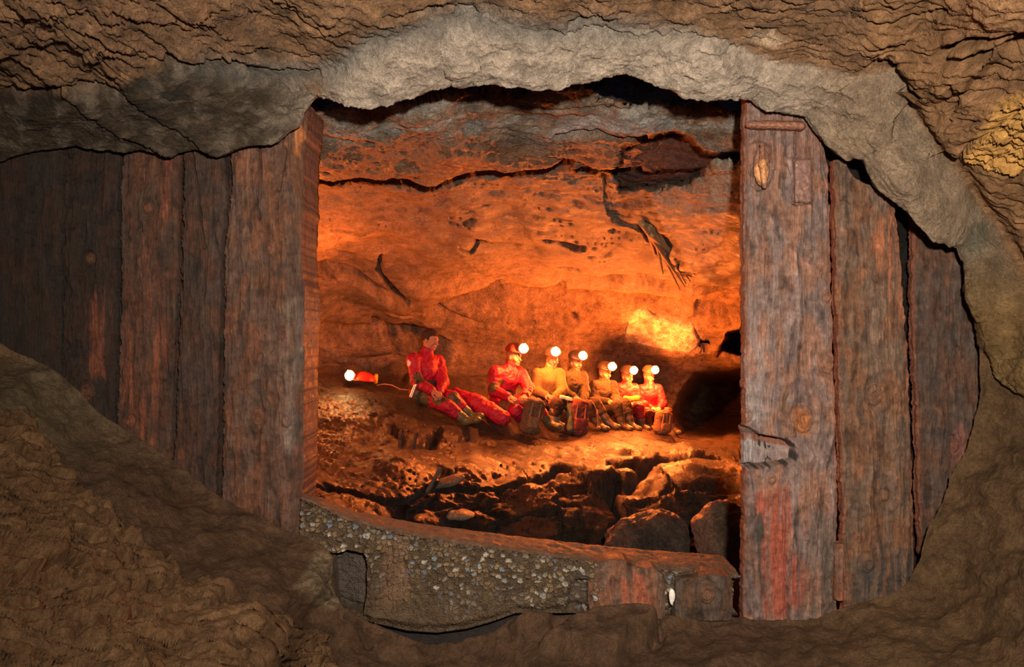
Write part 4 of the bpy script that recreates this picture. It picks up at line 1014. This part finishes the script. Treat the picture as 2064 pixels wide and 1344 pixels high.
# 1: bareheaded man in red, leaning back on the slope
D1 = 8.65
g = jd(D1, head=(868, 685), neck=(860, 712), sr=(834, 726, -.12), sl=(882, 730, .10), er=(841, 770, -.22), el=(893, 770, -.05), wr=(872, 788, -.38), wl=(886, 790, -.25), pelvis=(851, 787),
       hipr=(848, 794, -.1), hipl=(860, 790, .08), kr=(902, 818, -.35), kl=(912, 802, -.15), ar=(940, 848, -.32), al=(950, 838, -.12), tr=(962, 846, -.42), tl=(968, 838, -.2))
p1 = person('bareheaded person in a red caving suit with dark patches, looking right', g, (.85, -.45, -.25), (.7, -.7, 0), REDS, REDS, boots=(.13, .13, .06), helm=None, belt=(.06, .05, .04), build=1.08,
       patches_j=[(J(846, 758, D1 - .3), .085, OLV), (J(896, 735, D1 - .15), .05, (.08, .05, .04)), (J(823, 732, D1 - .2), .035, (.75, .72, .8)), (J(873, 723, D1 - .14), .032, (.6, .5, .5))], patches_t=[(J(889, 800, D1 - .33), .11, OLV), (J(852, 803, D1 - .2), .13, OLV), (J(916, 803, D1 - .22), .08, OLV)])
# 2: red suit, face hidden by lamp
D2 = 9.2
g = jd(D2, head=(1036, 719), neck=(1026, 741), sr=(1000, 751, -.12), sl=(1048, 753, .1), er=(995, 788, -.2), el=(1066, 782, -.15), wr=(1026, 800, -.42), wl=(1058, 798, -.45), pelvis=(1011, 806),
       hipr=(1010, 812, -.1), hipl=(1024, 808, .1), kr=(1040, 828, -.5), kl=(1080, 816, -.25), ar=(1066, 862, -.38), al=(1106, 852, -.2), tr=(1074, 870, -.5), tl=(1126, 860, -.3))
p2 = person('person in a red suit and muddy boots, brightest head lamp, beside the red sack', g, (.8, -.6, -.1), (.7, -.7, 0), REDS, REDS, boots=OLB, helm=(.25, .05, .04), belt=(.06, .05, .04), build=1.0,
       patches_j=[(J(995, 782, D2 - .25), .075, OLV), (J(1010, 770, D2 - .2), .05, OLV)], patches_t=[(J(1022, 816, D2 - .35), .13, (.16, .12, .07)), (J(1085, 822, D2 - .3), .07, (.30, .05, .05))])
# 3: mustard pullover
D3 = 9.8
g = jd(D3, head=(1113, 725), neck=(1108, 744), sr=(1084, 754, -.06), sl=(1126, 754, .02), er=(1080, 787, -.12), el=(1134, 786, -.1), wr=(1101, 796, -.3), wl=(1118, 799, -.3), pelvis=(1103, 806),
       hipr=(1094, 811, -.05), hipl=(1110, 811, .02), kr=(1122, 814, -.42), kl=(1132, 808, -.25), ar=(1112, 856, -.42), al=(1118, 850, -.2), tr=(1128, 864, -.5), tl=(1134, 858, -.25))
p3 = person('person in a mustard yellow pullover with folded hands, facing the viewer', g, (.25, -.95, -.05), (.35, -.93, 0), (.27, .19, .075), (.06, .037, .024), boots=(.26, .21, .12), sweater=True, jmat=M_cloth, helm=(.35, .28, .2), beard=False, collar=(.6, .5, .35), build=.93)
# 4: olive jacket
D4 = 10.25
g = jd(D4, head=(1160, 731), neck=(1156, 749), sr=(1138, 760, -.08), sl=(1173, 759, .06), er=(1138, 790, -.12), el=(1179, 789, -.05), wr=(1158, 800, -.3), wl=(1176, 808, -.25), pelvis=(1155, 812),
       hipr=(1152, 816, -.08), hipl=(1164, 814, .06), kr=(1186, 818, -.35), kl=(1200, 812, -.1), ar=(1208, 856, -.3), al=(1226, 852, -.15), tr=(1222, 864, -.4), tl=(1244, 860, -.2))
p4 = person('person in a dull olive jacket and brown trousers behind the maroon rucksack', g, (.6, -.8, -.12), (.6, -.8, 0), (.075, .062, .035), (.07, .045, .028), boots=(.14, .11, .06), jmat=M_cloth, helm=(.22, .17, .11), build=.93)
# 5: dark jacket
D5 = 10.75
g = jd(D5, head=(1219, 752), neck=(1216, 769), sr=(1199, 778, -.08), sl=(1233, 778, .06), er=(1197, 806, -.12), el=(1240, 804, -.05), wr=(1226, 809, -.32), wl=(1242, 812, -.25), pelvis=(1214, 823),
       hipr=(1211, 827, -.08), hipl=(1224, 825, .06), kr=(1244, 817, -.42), kl=(1260, 813, -.15), ar=(1254, 855, -.42), al=(1272, 856, -.25), tr=(1270, 864, -.5), tl=(1288, 864, -.35))
p5_ = person('person in a dark brown jacket seated between the olive jacket and the lime bag', g, (.6, -.8, -.12), (.6, -.8, 0), (.065, .05, .032), (.08, .058, .035), boots=(.12, .09, .05), jmat=M_cloth, helm=(.22, .16, .1), build=.92)
# 6: red with lime bag
D6 = 11.25
g = jd(D6, head=(1264, 759), neck=(1262, 775), sr=(1247, 784, -.06), sl=(1278, 784, .06), er=(1246, 809, -.1), el=(1284, 808, -.02), wr=(1264, 812, -.3), wl=(1280, 813, -.28), pelvis=(1260, 826),
       hipr=(1257, 830, -.08), hipl=(1268, 828, .06), kr=(1287, 820, -.42), kl=(1297, 817, -.15), ar=(1294, 857, -.4), al=(1305, 857, -.22), tr=(1306, 864, -.5), tl=(1317, 864, -.32))
p6_ = person('person in red clothing holding a folded lime green bag on the knees', g, (.5, -.85, -.12), (.5, -.85, 0), (.28, .02, .03), (.26, .015, .025), boots=(.12, .09, .05), helm=(.22, .16, .1), build=.9)
# 7: red jacket
D7 = 11.45
g = jd(D7, head=(1308, 758), neck=(1308, 775), sr=(1291, 786, -.05), sl=(1325, 785, .0), er=(1289, 814, -.12), el=(1336, 814, -.1), wr=(1313, 822, -.32), wl=(1329, 822, -.3), pelvis=(1312, 828),
       hipr=(1303, 832, -.05), hipl=(1318, 832, .0), kr=(1304, 832, -.48), kl=(1346, 832, -.28), ar=(1308, 866, -.42), al=(1358, 864, -.25), tr=(1318, 872, -.55), tl=(1368, 871, -.38))
p7 = person('person in a bright red jacket at the right end of the row', g, (.45, -.88, -.12), (.35, -.93, 0), (.36, .02, .035), (.10, .025, .02), boots=(.12, .09, .05), helm=(.25, .17, .1), build=.92)

#=====GEAR
# ------------------------------------------------------------------ gear
def g_(label, cat, o, group=None): return tag(o, label, cat, group)
# helmet with burning lamp standing on the rock
hb = J(733, 768, 8.85)
Rh = frame((-.75, -.6, .1))
em = bpy.data.objects.new('helmet', None); C.objects.link(em); em.location = hb; tag(em, 'red helmet with a burning lamp lying alone on the rock at left', 'helmet')
q = lambda x, y, z: hb + np.array([x, y, z]) @ Rh
im = Imp().ell(q(0, 0, .0), (.12, .15, .115), Rh, k=.01).box(q(0, 0, -.085), (.3, .3, .085), Rh, rr=.01, k=.006, sub=True).ell(q(0, .02, 0.006), (.128, .165, .012), Rh, k=.01)
imp_obj('shell', im, .007, M_plastic, (.60, .04, .03), em)
o = imp_obj('lamp_bottle', Imp().cone(q(0.01, -.165, .0), q(.01, -.165, .075), .026, .026), .006, M_plastic, (.75, .50, .03), em); o['label'] = 'yellow bottle clipped to the rim'
FL0 = headlamp(em, q(0, .185, .055), frame((-.3, -.95, .05)), 1.6)
# red tackle sack
def sack():
    a = J(918, 790, 8.85); b_ = J(1014, 842, 8.5); d = unit(b_ - a)
    im = Imp().cone(a, a + (b_ - a) * .45, .045, .095, k=.03).cone(a + (b_ - a) * .4, b_, .10, .085, k=.03)
    o = imp_obj('tackle_sack', im, .009, M_suit, (.42, .014, .045), None, .016, 9, 12, amp2=.008, freq2=20)
    off = np.array([0, -.02, -.095])
    imp_obj('strap', Imp().cone(a + off * .4 + d * .02, a + (b_ - a) * .32 + off * .9, .018, .03, flat=((0, 0, 1), .7)).cone(a + (b_ - a) * .3 + off, a + (b_ - a) * .36 + off * 1.3, .03, .02), .008, M_cloth, (.015, .013, .013), o, .008, 25, 2)
    imp_obj('base_panel', Imp().cone(a + (b_ - a) * .38 + off * .9, b_ + off * .75, .028, .022, flat=((0, 0, 1), .6)), .008, M_cloth, (.16, .13, .08), o, .006, 25, 3)
    return tag(o, 'long red tackle sack lying on the slope between two red suits', 'bag')
sack()
# metal flask by the first man
im = Imp().cone(J(838, 776, 8.30), J(829, 800, 8.30), .022, .022); o = imp_obj('metal_tube', im, .005, M_metal, (.85, .82, .8)); g_('shiny metal tube leaning at the hip of the bareheaded person', 'tube', o)
imp_obj('strap', Imp().cone(J(842, 766, 8.31), J(838, 776, 8.30), .012, .014), .005, M_cloth, (.03, .025, .02), o)
# rucksacks
def rucksack(name, u, v, D, w, h, dep, color, c2, label, lean=8, seed=0, lid=None, pocket=None):
    c = J(u, v, D); R = rotm('Y', -lean) @ rotm('Z', -14)
    q = lambda x, y, z: c + np.array([x, y, z]) @ R
    im = Imp().box(q(0, 0, 0), (w / 2, dep / 2, h / 2), R, rr=.07, k=.03).ell(q(0, 0, h * .42), (w * .45, dep * .5, h * .16), R, k=.05).ell(q(0, -.02, -h * .38), (w * .52, dep * .56, h * .2), R, k=.05)
    o = imp_obj(name, im, .009, M_cloth, color, None, .02, 8, seed, amp2=.012, freq2=17)
    o1 = imp_obj('lid', Imp().ell(q(0, -.01, h * .5), (w * .47, dep * .55, h * .11), R), .009, M_cloth, lid or c2, o, .012, 14, seed + 1)
    imp_obj('pocket', Imp().box(q(0, -dep / 2 - .01, -h * .18), (w * .3, .04, h * .2), R, rr=.03), .009, M_cloth, pocket or c2, o, .01, 14, seed + 2)
    for sx in (-1, 1):
        imp_obj('strap', Imp().cone(q(w * .22 * sx, -dep * .56, h * .42), q(w * .24 * sx, -dep * .60, 0), .010, .010).cone(q(w * .24 * sx, -dep * .60, 0), q(w * .22 * sx, -dep * .58, -h * .4), .010, .010), .006, M_cloth, (.30, .18, .10), o)
    return tag(o, label, 'bag')
rucksack('rucksack', 1072, 838, 8.62, .22, .36, .18, (.14, .085, .05), (.20, .13, .07), 'brown patterned rucksack held between the knees beside the mustard pullover', 14, 31, lid=(.30, .19, .10))
rucksack('rucksack', 1164, 842, 9.5, .25, .40, .18, (.17, .055, .05), (.20, .05, .045), 'tall maroon rucksack with a green side standing before the olive jacket', 8, 35)
o = imp_obj('rolled_mat', Imp().cone(J(1148, 818, 9.47), J(1150, 864, 9.38), .042, .048, k=.02), .009, M_cloth, (.12, .16, .08), None, .01, 14, 5); g_('green rolled bundle beside the maroon rucksack', 'bundle', o)
rucksack('rucksack', 1336, 851, 10.55, .22, .27, .18, (.22, .12, .06), (.28, .15, .07), 'small tan rucksack in front of the last person in the row', 10, 39)
o = imp_obj('lime_bag', Imp().box(J(1274, 803, 10.72), (.125, .06, .038), rotm('Y', 4), rr=.03), .008, M_suit, (.50, .55, .05), None, .012, 14, 3); g_('folded lime green bag resting on the knees of a red-clad person', 'bag', o)
o = imp_obj('paper_wrapper', Imp().box(J(1141, 802, 9.48), (.085, .05, .02), rotm('Y', -14), rr=.012), .006, M_cloth, (.85, .80, .68), None, .012, 18, 4); g_('crumpled white wrapper lying on top of the maroon rucksack', 'wrapper', o)
im = Imp().cone(J(1204, 828, 9.75), J(1207, 864, 9.72), .014, .016).ell(J(1206, 863, 9.7), (.03, .03, .03)); o = imp_obj('walking_stick', im, .005, M_wood, (.30, .19, .10)); g_('short knobbed wooden stick standing right of the maroon rucksack', 'stick', o)
# iron bars driven into the floor
def rod(a, b_, r, label, group, name='iron_spike', c=(.07, .045, .035)):
    o = imp_obj(name, Imp().cone(a, b_, r, r * .9, flat=((0, 1, 0), .7)), .006, M_rust, c, None, .004, 30, 3); return tag(o, label, 'spike', group)
sp = surf(808, 902); rod(sp + [0, -.05, -.04], J(806, 872, sp[1] - .05), .020, 'left of two stubby iron spikes in the sloping rock below the red suit', 'iron spikes in the slope')
sp = surf(831, 902); rod(sp + [0, -.05, -.04], J(840, 872, sp[1] - .05), .020, 'right of two stubby iron spikes, leaning right, in the sloping rock', 'iron spikes in the slope')
sp = surf(862, 990); rod(sp + [0, -.12, -.05], J(886, 946, sp[1] - .12), .018, 'flat iron bar leaning out of the rubble in the chamber floor', None, 'iron_bar', (.10, .07, .055))
# cord running from the helmet to the bareheaded man
pts = [J(760, 776, 8.85), J(775, 774, 8.85), J(790, 776, 8.8), J(806, 784, 8.75), J(822, 786, 8.7)]
im = Imp()
for a, b_ in zip(pts[:-1], pts[1:]): im.cone(a, b_, .008, .008, k=.004)
o = imp_obj('cord', im, .005, M_cloth, (.35, .18, .12)); g_('thin cord lying on the rock between the lone helmet and the red suit', 'cord', o)
# splintered post leaning against the chamber roof
a = surf(1285, 438) - np.array([0, .12, .02]); b_ = surf(1392, 556) - np.array([0, .12, .02])
im = Imp()
r_ = np.random.default_rng(5)
for k in range(16):
    o1 = r_.normal(size=3) * .03; o2 = r_.normal(size=3) * np.array([.12, .02, .08])
    t0 = r_.uniform(0, .25); t1 = r_.uniform(.6, 1.05)
    im.cone(a + (b_ - a) * t0 + o1, a + (b_ - a) * t1 + o2, .022, .009, k=.006)
o = imp_obj('splintered_wood', im, .008, M_wood, (.6, .36, .18)); tag(o, 'frayed pale splintered timber slanting down the chamber roof', 'timber')

#=====LIGHT
# ------------------------------------------------------------------ lights
WARM = (1, .175, .022)
def plight(name, p, e, r=.025, c=WARM):
    l = bpy.data.lights.new(name, 'POINT'); l.energy = e; l.color = c; l.shadow_soft_size = r
    o = bpy.data.objects.new(name, l); o.location = p; C.objects.link(o); return o
EN = [120, 70, 85, 130, 115, 240]
for i, (p, e) in enumerate(zip(FLAMES, EN)): plight('headlamp_flame_light', p + unit(np.array([0, 0, CAMZ]) - p) * .02, e)
plight('helmet_flame_light', FL0 + [0, -.04, .05], 16)
hs_ = surf(596, 590); plight('added_roof_light', W(620, 622, 6.4), 130, .04)  # added lamp, unseen behind the left post, brightens the left roof
# photographer's flash, held up to the right of the camera
def area(name, loc, target, e, size, c, spread=180):
    l = bpy.data.lights.new(name, 'AREA'); l.energy = e; l.shape = 'DISK'; l.size = size; l.color = c; l.spread = math.radians(spread)
    o = bpy.data.objects.new(name, l); o.location = loc
    o.rotation_euler = (Vector(target) - Vector(loc)).to_track_quat('-Z', 'Y').to_euler(); C.objects.link(o); return o
def spot(name, loc, target, e, size, c, ang, blend):
    l = bpy.data.lights.new(name, 'SPOT'); l.energy = e; l.shadow_soft_size = size; l.color = c; l.spot_size = math.radians(ang); l.spot_blend = blend
    o = bpy.data.objects.new(name, l); o.location = loc
    o.rotation_euler = (Vector(target) - Vector(loc)).to_track_quat('-Z', 'Y').to_euler(); C.objects.link(o); return o
spot('flash_light', (.18, -.05, CAMZ + .32), W(1380, 330, 3.0), 700, .04, (1, .86, .72), 140, 1)
spot('flash_light', (-.3, .0, CAMZ + .35), W(300, 200, 2.4), 20, .05, (1, .80, .58), 140, 1)

w = bpy.data.worlds.new('World'); bpy.context.scene.world = w; w.use_nodes = True
w.node_tree.nodes['Background'].inputs[0].default_value = (.013, .012, .021, 1)
w.node_tree.nodes['Background'].inputs[1].default_value = 1

# ------------------------------------------------------------------ camera
cam = bpy.data.cameras.new('Camera'); cam.lens = 26; cam.sensor_width = 36; cam.clip_start = .05
co = bpy.data.objects.new('Camera', cam); co.location = (0, 0, CAMZ); co.rotation_euler = (math.pi / 2, 0, 0); C.objects.link(co)
sc_ = bpy.context.scene; sc_.camera = co
sc_.view_settings.view_transform = 'Standard'; sc_.view_settings.look = 'None'; sc_.view_settings.gamma = 1; sc_.view_settings.use_curve_mapping = False
sc_.view_settings.exposure = 0
